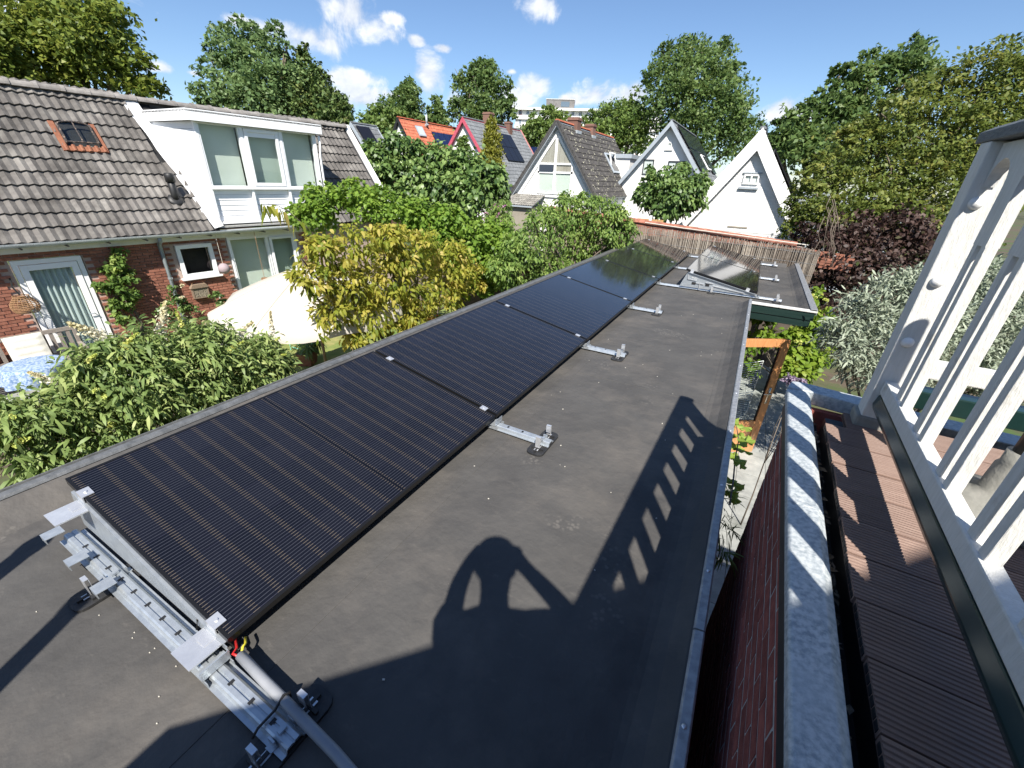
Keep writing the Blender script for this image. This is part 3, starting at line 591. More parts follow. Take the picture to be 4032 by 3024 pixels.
# ------------------------------------------------------------------ the photographer (behind the camera, seen as a shadow)
def person():
    t = thing('person', 'photographer in dark clothes standing behind the camera, both hands raised to a phone', 'person', (1.42, -.62, 0))
    f = np.array([-.47, .88, 0]); r = np.array([.88, .47, 0]); b0 = np.array([CAM[0], CAM[1], 0])
    def P(fw, rt, z): return tuple(b0+f*fw+r*rt+np.array([0, 0, z]))
    J = {'pel': (P(-.33, 0, 1.0), .15), 'waist': (P(-.32, 0, 1.14), .14), 'chest': (P(-.28, 0, 1.34), .165), 'neck0': (P(-.24, 0, 1.51), .075), 'neck1': (P(-.21, 0, 1.585), .058), 'head0': (P(-.17, 0, 1.67), .088), 'head1': (P(-.175, 0, 1.77), .09), 'head2': (P(-.185, 0, 1.83), .05), 'nose': (P(-.07, 0, 1.69), .014)}
    E = [('pel', 'waist'), ('waist', 'chest'), ('chest', 'neck0'), ('neck0', 'neck1'), ('neck1', 'head0'), ('head0', 'head1'), ('head1', 'head2'), ('head0', 'nose')]
    for s, n in ((-1, 'l'), (1, 'r')):
        J.update({n+'sh': (P(-.25, s*.20, 1.48), .07), n+'el': (P(-.10, s*(.33 if s > 0 else .17), 1.33 if s > 0 else 1.37), .046), n+'fo': (P(-.06, s*(.22 if s > 0 else .16), 1.45), .043), n+'wr': (P(-.04, s*.125, 1.56), .034), n+'pa': (P(-.035, s*.10, 1.615), .042),
                  n+'hip': (P(-.33, s*.10, .95), .105), n+'kn': (P(-.31, s*.12, .52), .066), n+'an': (P(-.34, s*.13, .09), .045), n+'toe': (P(-.17, s*.15, .035), .035)})
        E += [('chest', n+'sh'), (n+'sh', n+'el'), (n+'el', n+'fo'), (n+'fo', n+'wr'), (n+'wr', n+'pa'), ('pel', n+'hip'), (n+'hip', n+'kn'), (n+'kn', n+'an'), (n+'an', n+'toe')]
        for q, (a, b, c, d) in enumerate(((-.032, .095, 1.675, 1.70), (-.03, .09, 1.66, 1.68), (-.03, .08, 1.64, 1.655), (-.03, .072, 1.62, 1.625), (-.045, .07, 1.59, 1.57))):
            J[n+'f%da' % q] = (P(a-.006, s*b, c), .0095); J[n+'f%db' % q] = (P(a-.012, s*(b-.03), d), .008)
            E += [(n+'pa', n+'f%da' % q), (n+'f%da' % q, n+'f%db' % q)]
    names = list(J); off = np.array(wloc(t))
    me = bpy.data.meshes.new('body'); me.from_pydata([tuple(np.array(J[k][0])-off) for k in names], [(names.index(a), names.index(b)) for a, b in E], [])
    o = link('body', me, pm('dark_clothing', (.03, .035, .05), (.05, .05, .07), 5, .9), t)
    sk = o.modifiers.new('skin', 'SKIN'); sk.use_smooth_shade = True
    for i, k in enumerate(names):
        sv = me.skin_vertices[0].data[i]; sv.radius = (J[k][1], J[k][1]); sv.use_root = (k == 'pel')
    su = o.modifiers.new('sub', 'SUBSURF'); su.levels = 1; su.render_levels = 1
    hp = MB(); c = P(-.19, 0, 1.745); hp.lathe([(.099, -.02), (.104, .03), (.088, .085), (.045, .115), (.001, .122)], c, 14); hp.obj('hair', pm('dark_hair', (.03, .02, .012), None, rough=.7), t, True)
    # the phone, just behind the lens
    ph = MB(); c = CAM-_fw*.012; Rm = Matrix((tuple(_rt), tuple(_up), tuple(-_fw))).transposed(); ph.cbox(tuple(c), (.15, .072, .008), Rm)
    po = ph.obj('phone', M_black); tag(po, 'black phone held up by the photographer behind the camera', 'phone')
person()
# ------------------------------------------------------------------ open timber door, wire rack and vine beside the extension
M_oak = pm('orange_varnished_timber', (.46, .20, .075), (.56, .28, .12), 5, .35, .1, 30, stretch=(14, 14, 1.2), coat=.3)
hx, hyy = 1.40, 6.40; ex, ey = 2.10, 6.86
dv = np.array([ex-hx, ey-hyy]); dl = float(np.hypot(*dv)); da = math.atan2(dv[1], dv[0])
DM = Matrix.Translation((hx, hyy, 0)) @ Matrix.Rotation(da, 4, 'Z')
DR = thing('timber_door', 'open orange varnished timber door with glass pane beside the flat roof', 'door', (hx, hyy, G+.03))
zt, zb2 = -.44, G+.04
MB(DM).box(dl-.125, dl, -.03, .03, zb2, zt).obj('stile', M_oak, DR, bevel=.004); MB(DM).box(0, .11, -.03, .03, zb2, zt).obj('stile', M_oak, DR, bevel=.004)
MB(DM).box(.11, dl-.125, -.029, .029, zt-.12, zt-.001).obj('rail', M_oak, DR, bevel=.004); MB(DM).box(.11, dl-.125, -.029, .029, zb2+.50, zb2+.60).obj('rail', M_oak, DR, bevel=.004); MB(DM).box(.11, dl-.125, -.029, .029, zb2, zb2+.14).obj('rail', M_oak, DR, bevel=.004)
MB(DM).box(.11, dl-.125, -.012, .012, zb2+.14, zb2+.50).obj('panel', M_oak, DR)
MB(DM).box(.12, dl-.135, -.004, .004, zb2+.60, zt-.12).obj('glass', M_glass, DR)
for a, b, c, d in ((.11, .122, zb2+.6, zt-.12), (dl-.137, dl-.125, zb2+.6, zt-.12)): MB(DM).box(a, b, -.014, .014, c, d).obj('glazing_bead', M_black, DR)
hd = MB(DM); hd.box(dl-.085, dl-.05, -.036, -.029, -1.52, -1.24); hd.tube([(dl-.067, -.036, -1.33), (dl-.067, -.085, -1.33), (dl-.085, -.09, -1.33), (dl-.19, -.088, -1.325)], .009, 8); hd.obj('handle', pm('brushed_brass_handle', (.62, .58, .48), None, rough=.25, metal=.9), DR, True)
WR = thing('wire_rack', 'white wire drying rack standing on the path behind the timber door', 'rack', (1.62, 7.6, G))
M_wire = pm('pale_wire', (.72, .72, .70), None, rough=.4)
for z0, z1 in ((-1.75, -1.15), (-2.4, -1.80)):
    m = MB(); A = (1.60, 7.35); B_ = (1.93, 7.75)
    for z in (z0, z1): m.tube([(A[0], A[1], z), (B_[0], B_[1], z)], .008, 5)
    for q in (A, B_): m.tube([(q[0], q[1], z0), (q[0], q[1], z1)], .008, 5)
    m.obj('rack_frame', M_wire, WR)
    for i in range(13):
        z = z0+(z1-z0)*(i+1)/14; MB().tube([(A[0], A[1], z), (B_[0], B_[1], z)], .0035, 4).obj('wire', M_wire, WR)
for q in ((1.60, 7.35), (1.93, 7.75)): MB().tube([(q[0], q[1], G), (q[0], q[1], -2.39)], .008, 5).obj('leg', M_wire, WR)
# ------------------------------------------------------------------ reed fence and tiled brick wall at the far end
RF = thing('reed_fence', 'weathered grey reed screen fence behind the solar panels', 'fence', (.3, 11.3, G))
M_reed = pm('weathered_reed', (.12, .095, .075), (.22, .18, .145), 18, .9, stretch=(6, 6, .6), vary=.35, c3=(.30, .26, .215), c3s=1.1, c3t=(.5, .62))
M_reedpale = pm('bleached_reed', (.32, .28, .23), (.46, .41, .34), 18, .9, vary=.3)
def ftop(x): return .56-.043*(x+1.4)
rr = np.random.default_rng(11); big = MB(); pale = MB(); k = 0
x = -2.3
me_r = MB().tube([(0, 0, 0), (0, 0, 1)], .0075, 5).mesh('reed_stalk')
mats = []; mats2 = []
while x < 2.6:
    zt_ = ftop(x)+rr.uniform(-.05, .03); zb_ = -.35+rr.uniform(-.05, .05)
    M = Matrix.Translation((x, 11.28+rr.uniform(-.012, .012), zb_)) @ Matrix.Rotation(rr.uniform(-.02, .02), 4, 'Y') @ Matrix.Rotation(rr.uniform(-.02, .02), 4, 'X') @ Matrix.Diagonal((rr.uniform(.7, 1.2), 1, zt_-zb_, 1))
    (mats2 if (rr.random() < .35 and -.2 < x < 1.6) else mats).append(M)
    x += rr.uniform(.010, .018)
pieces(RF, 'reed_stalk', 'reed_mat', me_r, mats, M_reed, 220); pieces(RF, 'pale_reed_stalk', 'pale_reed_mat', me_r.copy(), mats2, M_reedpale, 80)
MB().box(-2.3, 2.6, 11.31, 11.33, G, .35).obj('backing_board', pm('dark_fence_backing', (.07, .055, .045), (.11, .085, .07), 5, .9), RF)
for z in (-.05, .2, .42): MB().tube([(-2.3, 11.265, z+.04), (2.6, 11.265, z-.12)], .003, 4).obj('binding_wire', M_galv, RF)
TW = thing('garden_wall', 'low brick garden wall topped with orange clay coping tiles behind the reed fence', 'wall', (0, 12.0, G))
M_cope = pm('orange_clay_tile', (.22, .085, .052), (.32, .13, .085), 10, .8, .3, 40, vary=.2)
def wtop(x): return .64-.062*(x+2)
mats = []; tm = MB(); tm.prism([(-.13, -.02), (-.14, .0), (.0, .075), (.14, .0), (.13, -.02), (0, .05)], 'x', -.073, .073); cm = tm.mesh('coping_tile')
for i in range(43):
    x = -4.2+i*.15; mats.append(Matrix.Translation((x, 11.95, wtop(x)+random.uniform(-.004, .004))) @ Matrix.Rotation(.062, 4, 'Y'))
pieces(TW, 'coping_tile', 'coping_rest', cm, mats, M_cope)
MB().prism([(-4.3, G), (-4.3, wtop(-4.3)-.02), (2.3, wtop(2.3)-.02), (2.3, G)][::-1], 'y', 11.86, 12.04).obj('wall_body', M_mortarpink, TW)
bm_ = MB().box(-.1, .1, -.008, .0, -.026, .026).mesh('brick'); ms = []
for c in range(6):
    for i in range(36): x = -4.2+i*.21+(.1 if c % 2 else 0); ms.append(Matrix.Translation((x, 11.86, wtop(x)-.06-c*.062)))
pieces(TW, 'brick', 'brickwork', bm_, ms, M_brickred, 200)
MB().tube([(-1.4, 11.82, .62), (-.4, 11.80, .56), (.9, 11.80, .50), (2.4, 11.8, .42)], .012, 5).obj('string_line', M_scrap); tag(bpy.data.objects['string_line'], 'pale batten lying along the front of the clay tile coping', 'batten')
# ------------------------------------------------------------------ neighbour's house on the left (local frame: x along facade, -y out towards us)
HY = .1053; X0 = -10.9
HM = Matrix(((math.sin(HY), -math.cos(HY), 0, X0), (math.cos(HY), math.sin(HY), 0, 0), (0, 0, 1, 0), (0, 0, 0, 1)))
def HB(): return MB(HM)
def HN(u, v, n):       # photo px -> point on the plane n metres in front of the facade (local coords)
    d = ray(u, v); Nn = np.array([math.cos(HY), -math.sin(HY), 0]); t = ((np.array([X0, 0, 0])+Nn*n-CAM)@Nn)/(d@Nn); return HM.inverted() @ Vector(CAM+d*t)
LH = thing('brick_house', 'low brick house with grey tiled roof and white dormer across the left garden', 'house', tuple(HM @ Vector((5, 2, G))))
PIT_ = R_(51); YE0, ZE0 = -.28, .17; SLEN = 3.42
M_tile = pm('weathered_grey_roof_tile', (.086, .080, .075), (.145, .136, .127), 3.2, .9, .5, 50, vary=.22, c3=(.20, .19, .175), c3s=2.2, c3t=(.50, .72), contrast=(.35, .62), spec=.15)
M_ridge = pm('grey_ridge_tile', (.16, .15, .14), (.25, .235, .22), 6, .9, .4, 40, vary=.15)
def tilemesh(w=.30, L=.345, amp=.016, waves=2, nx=8, th=.014, lift=.03):
    m = MB(); vs = []; fs = []
    for j, (y, zo) in enumerate(((0, lift), (L, 0.0))):
        for i in range(nx+1):
            x = -w/2+w*i/nx; vs.append((x, y, zo+amp*math.cos(2*math.pi*waves*i/nx)))
    for i in range(nx+1): vs.append((-w/2+w*i/nx, .003, lift-th*1.9+amp*math.cos(2*math.pi*waves*i/nx)))
    n = nx+1
    for i in range(nx): fs.append((i, i+1, n+i+1, n+i)); fs.append((2*n+i, 2*n+i+1, i+1, i))
    m.add(vs, fs); return m.mesh('roof_tile')
def slope_M(base, s, d):   # base matrix; s along eave, d up the slope
    return base @ Matrix.Translation((s, YE0+d*math.cos(PIT_), ZE0+d*math.sin(PIT_))) @ Matrix.Rotation(PIT_, 4, 'X')
tm_ = tilemesh(amp=.019, lift=.045); ms = []
for r in range(12):
    d = r*.30-.02
    for i in range(52):
        s = -4.3+i*.30
        if s > 10.9 or d > SLEN-.12: continue
        sl = 5.52-.40*d/SLEN
        if sl-.02 < s < 8.88 and d > -1: continue
        if 3.58 < s < 4.36 and 2.02 < d < 2.45: continue
        ms.append(slope_M(HM, s, d) @ Matrix.Rotation(random.uniform(-.012, .012), 4, 'Z') @ Matrix.Translation((0, random.uniform(-.006, .006), random.uniform(0, .004))))
pieces(LH, 'roof_tile', 'roof_tiling', tm_, ms, M_tile, 300)
c_, s_ = math.cos(PIT_), math.sin(PIT_)
zr_ = ZE0+SLEN*s_; yr_ = YE0+SLEN*c_
for a_, b_, o_ in ((-4.4, 5.62, .02), (5.62, 8.62, .42), (8.62, 11.0, .02)): HB().prism([(YE0+o_, ZE0-.03), (yr_, zr_-.03-(o_-.02)*math.tan(PIT_)), (2*yr_-YE0, ZE0-.03)], 'x', a_, b_).obj('roof_deck', M_black, LH)
HB().add([(-4.4, yr_, zr_), (11, yr_, zr_), (11, 2*yr_-YE0, ZE0), (-4.4, 2*yr_-YE0, ZE0)], [(0, 1, 2, 3)]).obj('roof_slope', M_tile, LH)
# ridge tiles
t_ = MB(); pr = [(.115*math.cos(a), .10*math.sin(a)) for a in np.linspace(0, math.pi, 9)]
t_.prism([(x, z) for x, z in pr]+[(-.09, -.01), (.09, -.01)], 'x', 0, .40); pr2 = [(x*1.18, z*1.2) for x, z in pr]; t_.prism(pr2+[(-.1, -.01), (.1, -.01)], 'x', .36, .43)
rm_ = t_.mesh('ridge_tile')
pieces(LH, 'ridge_tile', 'ridge_rest', rm_, [HM @ Matrix.Translation((-4.3+i*.402, yr_, zr_+.02+random.uniform(-.006, .006))) for i in range(38)], M_ridge, 60)
# walls
WBx = [(2.05, 3.07, G-1, -.15), (4.66, 5.44, -.90, -.12), (5.78, 7.6, -2.0, -.03)]
def wallrects(s0, s1, z0, z1):
    """mortar wall with openings cut out, as boxes between the opening edges"""
    m = HB(); xs = sorted(set([s0, s1]+[v for w in WBx for v in w[:2]]))
    for a, b in zip(xs[:-1], xs[1:]):
        cut = [(max(w[2], z0), w[3]) for w in WBx if w[0] < (a+b)/2 < w[1]]
        lo = z0
        for c0, c1 in sorted(cut):
            if c0 > lo+.01: m.box(a, b, .012, .25, lo, c0)
            lo = c1
        if z1 > lo+.01: m.box(a, b, .012, .25, lo, z1)
    return m
wallrects(-4.2, 11.0, G, .10).obj('mortar_wall', M_mortarpink, LH)
t_ = MB(); t_.box(-.1, .1, -.012, .02, -.0255, .0255); bm1 = t_.mesh('brick'); ms = []
for c in range(41):
    z = .06-c*.0625; off = .107*(c % 2)
    for i in range(34):
        s = 1.05+i*.214+off
        if s > 7.95: continue
        if any(w[0]-.10 < s < w[1]+.10 and w[2]-.03 < z < w[3]+.02 for w in WBx): continue
        ms.append(HM @ Matrix.Translation((s+random.uniform(-.002, .002), random.uniform(-.002, .003), z)))
pieces(LH, 'brick', 'brickwork', bm1, ms, M_brickred, 300)
HB().box(10.8, 11.0, .26, 2*yr_-.3, G, ZE0-.05).obj('gable_wall', M_brickred, LH)
M_barge = pm('white_barge_board', (.82, .82, .82), None, rough=.4)
m = HB(); m.M = HM
for a in (0,):
    A = [(YE0-.02, ZE0-.10), (YE0-.02, ZE0+.09), (yr_+.02, zr_+.12), (yr_+.02, zr_-.08)]
    HB().prism(A, 'x', 11.0, 11.16).obj('barge_board', M_barge, LH)
HB().box(-4.2, 8.75, -.06, .011, -.035, .14).obj('fascia', M_white, LH)
HB().box(-4.2, 8.75, -.24, -.05, .125, .140).obj('soffit', M_white, LH)
g = HB(); pr = [(-.30-.085*math.cos(a), .165-.075*math.sin(a)) for a in np.linspace(0, math.pi, 9)]; pi_ = [(-.30-.079*math.cos(a), .167-.069*math.sin(a)) for a in np.linspace(math.pi, 0, 9)]
g.prism(pr+pi_, 'x', -4.3, 8.75); g.obj('gutter', M_zinc, LH)
for s in np.arange(.4, 8.7, .62): HB().box(s-.012, s+.012, -.38, -.02, .06, .085).obj('gutter_bracket', M_black, LH)
dp = HB(); dp.tube([(4.36, -.30, .10), (4.36, -.28, .02), (4.38, -.10, -.06), (4.38, -.09, -.2), (4.38, -.09, -1.2), (4.38, -.09, G)], .042, 12)
M_pipe = pm('grey_zinc_downpipe', (.26, .29, .30), (.20, .23, .24), 9, .45, metal=.3)
dpo = dp.obj('downpipe', M_pipe, LH, True); HB().lathe([(.048, -.02), (.048, .02)], (4.38, -.09, -.82), 12).obj('pipe_bracket', M_galv, dpo)
# windows of the house
M_blind = pm('pale_green_blind', (.70, .74, .67), (.65, .69, .62), 2, .9)
M_darkroom = pm('dark_room', (.015, .015, .015), (.04, .035, .03), 3, .9)  # near-black colour stands in for the shade of unlit rooms
M_curtain = pm('pale_net_curtain', (.60, .66, .64), (.42, .49, .49), 3, .9, stretch=(14, 14, .4))
def window(par, s0, s1, z0, z1, y, name='window', fw=.06, depth=.07, back=None, bd=.10, mull=None, matrix=HM, matf=None):
    matf = matf or M_upvc
    w = MB(matrix).box(s0, s1, y-depth/2, y+depth/2, z0, z0+fw).box(s0, s1, y-depth/2, y+depth/2, z1-fw, z1).box(s0, s0+fw, y-depth/2, y+depth/2, z0+fw, z1-fw).box(s1-fw, s1, y-depth/2, y+depth/2, z0+fw, z1-fw)
    for q in (mull or []): w.box(q-fw/2, q+fw/2, y-depth/2, y+depth/2, z0+fw, z1-fw)
    o = w.obj(name, matf, par, bevel=.004)
    xs = [s0+fw]+sorted([v for q in (mull or []) for v in (q-fw/2, q+fw/2)])+[s1-fw]
    for a, b in zip(xs[::2], xs[1::2]): MB(matrix).box(a, b, y-.004, y+.004, z0+fw, z1-fw).obj('pane', M_glass, o)
    if back is not None: MB(matrix).box(s0+fw*.5, s1-fw*.5, y+bd, y+bd+.01, z0+fw*.5, z1-fw*.5).obj('blind_or_dark_sheet', back, o)
    return o
# dormer
DS0, DS1, DF = 5.70, 8.62, -.05
dm = HB(); dm.prism([(DS0+.02, .10), (DS1-.02, .10), (DS1-.02, 2.0), (DS0-.34, 2.0)], 'z', .22, .30); 
dm.obj('dormer_floor', M_white, LH)
HB().prism([(DS0+.05, .9), (DS1-.05, .9), (DS1-.05, 2.2), (DS0-.2, 2.2)], 'z', .3, 2.44).obj('dark_interior', M_darkroom, LH)
HB().prism([(5.56, -.20), (8.77, -.20), (8.77, 1.9), (5.33, 1.9)], 'z', 2.60, 2.635).obj('dormer_roof', M_rubber, LH)
for A, B in (((5.56, -.20), (8.77, -.20)), ((8.77, -.20), (8.77, 1.75)), ((5.33, 1.9), (5.56, -.20))):
    d = Vector((B[0]-A[0], B[1]-A[1], 0)); n = Vector((d.y, -d.x, 0)).normalized()*.03
    m = HB(); m.loft([(A[0], A[1], 2.43), (B[0], B[1], 2.43), (B[0], B[1], 2.655), (A[0], A[1], 2.655)], [(A[0]-n.x, A[1]-n.y, 2.43), (B[0]-n.x, B[1]-n.y, 2.43), (B[0]-n.x, B[1]-n.y, 2.655), (A[0]-n.x, A[1]-n.y, 2.655)]).obj('dormer_fascia', M_upvc, LH, bevel=.004)
HB().prism([(5.60, -.16), (8.73, -.16), (8.73, 1.7), (5.40, 1.7)], 'z', 2.44, 2.599).obj('dormer_soffit', M_white, LH)
# left cheek: horizontal boards
nb = 15
for i in range(nb):
    z0 = .30+i*(2.13/nb); z1 = z0+2.13/nb-.006
    def yb_(z): return YE0+(z-ZE0)/s_*c_+.05
    y1_ = yb_((z0+z1)/2); k_ = -.34/1.9
    if y1_ < DF+.06: continue
    p0 = (DS0-.0, DF+.03); p1 = (DS0+k_*(y1_-DF), y1_)
    HB().loft([(p0[0], p0[1], z0), (p1[0], p1[1], z0), (p1[0]+.0, p1[1], z1), (p0[0], p0[1], z1)], [(p0[0]+.05, p0[1], z0), (p1[0]+.05, p1[1], z0), (p1[0]+.04, p1[1], z1), (p0[0]+.04, p0[1], z1)]).obj('cladding_board', M_upvc, LH)
# flashing strip along the cheek foot
fl = HB(); N_ = 16; vs = []
for i in range(N_+1):
    d = SLEN*i/N_*.98; y = YE0+d*c_; z = ZE0+d*s_+.05+random.uniform(-.006, .006); sl = 5.52-.40*d/SLEN; sr = DS0-.34*(y-DF)/1.9 if y > DF else DS0
    vs += [(sl-.03+random.uniform(-.015, .015), y, z), (max(sr+.01, sl+.05), y, z+.05)]
fl.add(vs, [(2*i, 2*i+1, 2*i+3, 2*i+2) for i in range(N_)]).obj('lead_flashing', pm('white_painted_lead', (.62, .63, .64), (.5, .5, .51), 15, .6, .4), LH)
HB().box(DS1-.02, DS1, DF+.03, 1.6, .30, 2.43).obj('dormer_cheek', M_upvc, LH)
for a, b in ((5.70, 5.76), (6.645, 6.70), (7.60, 7.66), (8.56, 8.62)): HB().box(a, b, DF-.03, DF+.09, .27, 2.43).obj('dormer_post', M_upvc, LH, bevel=.003)
for i, (a, b) in enumerate(((5.76, 6.645), (6.70, 7.60), (7.66, 8.56))):
    w = window(LH, a, b, 1.10, 2.43, DF+.02, 'dormer_window', .035, .08, M_blind, .16)
    if i == 1:
        window(LH, a+.04, b-.04, 1.14, 2.39, DF-.01, 'opening_sash', .07, .07, None); HB().box(a+.11, b-.11, DF-.02, DF+.03, 2.22, 2.32).obj('roller_box', M_upvc, w)
    HB().box(a-.03, b+.03, DF-.06, DF+.08, 1.055, 1.10).obj('window_sill', M_upvc, LH, bevel=.003)
    for j in range(6):
        z0 = .345+j*.118; HB().loft([(a, DF+.045, z0), (b, DF+.045, z0), (b, DF+.055, z0+.113), (a, DF+.055, z0+.113)], [(a, DF+.08, z0), (b, DF+.08, z0), (b, DF+.08, z0+.113), (a, DF+.08, z0+.113)]).obj('cladding_board', M_upvc, LH)
HB().box(5.68, 8.66, DF-.08, DF+.09, .285, .335).obj('dormer_sill', M_upvc, LH, bevel=.004)
HB().box(5.62, 8.72, -.24, -.06, .215, .25).obj('gutter_gravel', pm('pale_gravel_lead', (.4, .4, .38), (.25, .25, .24), 40, .9, .6), LH)
HB().tube([(8.70, -.10, 2.40), (8.72, -.08, 2.2), (8.70, -.06, 1.9), (8.69, -.06, .45), (8.72, -.12, .38)], .03, 8).obj('dormer_downpipe', M_upvc, LH, True)
# roof window with terracotta flashing, vent
M_terra = pm('terracotta', (.18, .065, .035), (.26, .105, .055), 12, .8, .3)
M_iron = pm('flaking_iron', (.035, .03, .03), (.30, .22, .17), 25, .7, .4, contrast=(.5, .7))
SK = slope_M(HM, 3.97, 2.03)
skf = MB(SK).box(-.36, -.27, -.02, .62, .02, .055).box(.27, .36, -.02, .62, .02, .055).box(-.36, .36, -.06, .05, .015, .05).obj('roof_window', M_terra, LH, bevel=.006)
for i in range(6): MB(SK).tube([(-.3+i*.12, -.07, .05), (-.3+i*.12, .06, .055)], .035, 7).obj('flashing_roll', M_terra, skf)
m = MB(SK); arc = [(-.25, .10), (-.25, .50)]+[(.25*math.cos(a), .50+.09*math.sin(a)) for a in np.linspace(math.pi, 0, 9)]+[(.25, .10)]
m.tube([(x, y, .11) for x, y in arc]+[(-.25, .10, .11)], .016, 6); m.tube([(0, .10, .115), (0, .585, .115)], .012, 6); m.obj('iron_frame', M_iron, skf)
MB(SK).box(-.24, .24, .11, .56, .10, .104).obj('pane', M_glass, skf); MB(SK).box(-.27, .27, .0, .6, -.15, -.14).obj('dark_interior', M_darkroom, skf)
for q in ((-.27, -.25), (.25, .27)): MB(SK).box(q[0], q[1], .08, .55, .03, .11).obj('kerb', M_iron, skf)
vp = HN(*[a/S22 for a in (715, 775)], .27-.0) if False else None
VT = slope_M(HM, 5.05, .82); c = VT.translation
tv = LH
MB(VT).lathe([(.16, .02), (.15, .045), (.08, .07)], (0, 0, 0), 14).obj('vent_skirt', M_black, LH, True)
MB().tube([tuple(c), (c.x+.03, c.y, c.z+.12), (c.x+.03, c.y, c.z+.50)], .075, 12).obj('roof_vent', M_black, LH, True)
MB().lathe([(.095, 0), (.10, .16), (.075, .19), (.001, .195)], (c.x+.03, c.y, c.z+.38), 12).obj('vent_cap', M_black, LH, True)
# door with curtain, small window, big window
dr = HB().box(2.07, 3.05, -.02, .05, -.25, -.165).box(2.07, 2.15, -.02, .05, G, -.25).box(2.97, 3.05, -.02, .05, G, -.25).obj('door_frame', M_upvc, LH, bevel=.005)
dl_ = HB().box(2.16, 2.26, -.035, .03, -2.42, -.26).box(2.86, 2.96, -.035, .03, -2.42, -.26).box(2.26, 2.86, -.035, .03, -.36, -.26).box(2.26, 2.86, -.035, .03, -2.42, -2.15).obj('garden_door', M_upvc, LH, bevel=.005)
HB().box(2.26, 2.86, -.004, .004, -2.15, -.36).obj('pane', M_glass, dl_)
cu = HB(); n = 40; vs = []
for i in range(n+1):
    x = 2.27+.58*i/n; y = .07+.028*math.sin(i*1.05)+.012*math.sin(i*.37)
    vs += [(x, y, -2.2), (x, y, -.33)]
cu.add(vs, [(2*i, 2*i+2, 2*i+3, 2*i+1) for i in range(n)]).obj('net_curtain', M_curtain, dl_, True)
HB().tube([(2.90, -.036, -1.32), (2.90, -.08, -1.32), (2.80, -.08, -1.32)], .01, 6).obj('door_handle', M_galv, dl_)
window(LH, 4.67, 5.43, -.88, -.13, .0, 'kitchen_window', .085, .09, M_darkroom, .25); HB().box(4.62, 5.48, -.10, .03, -.925, -.885).obj('window_sill', M_upvc, LH, bevel=.004)
window(LH, 5.80, 7.58, -1.95, -.04, .02, 'living_room_window', .07, .09, M_blind, .16, mull=[6.77])
window(LH, 6.83, 7.50, -1.88, -.11, -.02, 'opening_sash', .06, .06)
HB().box(5.5, 8.5, .5, .55, G, 0).obj('dark_interior', M_darkroom, LH)
# ------------------------------------------------------------------ things on and in front of the left house
M_wick = pm('wicker', (.34, .20, .10), (.22, .12, .06), 60, .8, .5, stretch=(1, 1, 9))
def basket(name, lab, c, prof, n=18, handle=None, mat=None):
    t = thing(name, lab, 'lantern', tuple(c)); m = MB()
    for r, z in prof: m.tube([(c[0]+r*math.cos(a), c[1]+r*math.sin(a), c[2]+z) for a in np.linspace(0, 2*math.pi, 19)], .008, 4, False)
    m.obj('wicker_weave', mat or M_wick, t, True)
    m = MB()
    for k in range(n): a = 2*math.pi*k/n; m.tube([(c[0]+r*.97*math.cos(a), c[1]+r*.97*math.sin(a), c[2]+z) for r, z in prof], .006, 4)
    m.obj('wicker_stakes', mat or M_wick, t); return t
c = HM @ HN(52, 655, .28); c = Vector(c)
t = basket('wicker_lamp', 'wicker basket lamp on a dark bracket left of the garden door', c, [(.11+.085*math.sin(math.pi*min(1, (i+2)/11)), -.16+i*.03) for i in range(11)])
a = HM @ Vector(((HM.inverted() @ c).x, 0, c.z+.42)); MB().tube([tuple(c+Vector((0, 0, .15))), tuple(c+Vector((-.02, -.04, .30))), tuple(a)], .014, 6).obj('bracket', M_black, t)
gt = HM @ Vector((3.62, -.30, .06))
c = Vector(HM @ HN(573, 608, .30)); t = basket('wicker_lantern', 'small wicker lantern on a string beside the climbing plant', c, [(.075, -.09+i*.018) for i in range(11)], 14)
MB().tube([tuple(c+Vector((0, 0, .09))), (c.x, c.y, .10)], .006, 4).obj('string', M_wick, t)
c = Vector(HM @ HN(484, 580, .30))
PLn = thing('paper_lantern', 'round pinkish paper lantern hanging right of the small window', 'lantern', tuple(c))
r_ = .125; MB().lathe([(max(.03, r_*math.sin(a)*(1+.02*(k % 2))), -r_*math.cos(a)) for k, a in enumerate(np.linspace(.15, math.pi-.15, 25))], tuple(c), 24).obj('shade', pm('pink_paper', (.36, .29, .31), (.30, .24, .26), 30, .9), PLn, True)
MB().tube([tuple(c+Vector((0, 0, r_))), (c.x, c.y, .10)], .005, 4).obj('string', M_scrap, PLn)
c = Vector(HM @ HN(432, 628, .06)); ih = thing('insect_hotel', 'small wooden insect hotel hanging under the small window', 'insect hotel', tuple(c))
IM = Matrix.Translation(c) @ Matrix.Rotation(-HY+math.pi/2, 4, 'Z')
M_oldwood = pm('grey_brown_wood', (.26, .19, .13), (.17, .12, .085), 8, .85, .4, stretch=(10, 10, 1.5)); M_tubes = pm('reed_tube_ends', (.34, .29, .21), (.05, .04, .03), 70, .9, contrast=(.45, .55))
MB(IM).box(-.17, .17, -.05, .05, -.17, -.15).box(-.17, -.15, -.05, .05, -.15, .10).box(.15, .17, -.05, .05, -.15, .10).obj('box', M_oldwood, ih); MB(IM).box(-.15, .15, -.04, .04, -.15, .08).obj('tube_filling', M_tubes, ih)
MB(IM).prism([(-.20, .08), (.20, .08), (.14, .17), (-.14, .17)], 'y', -.07, .06).obj('roof', M_oldwood, ih); MB(IM).tube([(-.14, 0, .17), (0, .02, .31), (.14, 0, .17)], .006, 4).obj('rope', M_wick, ih)
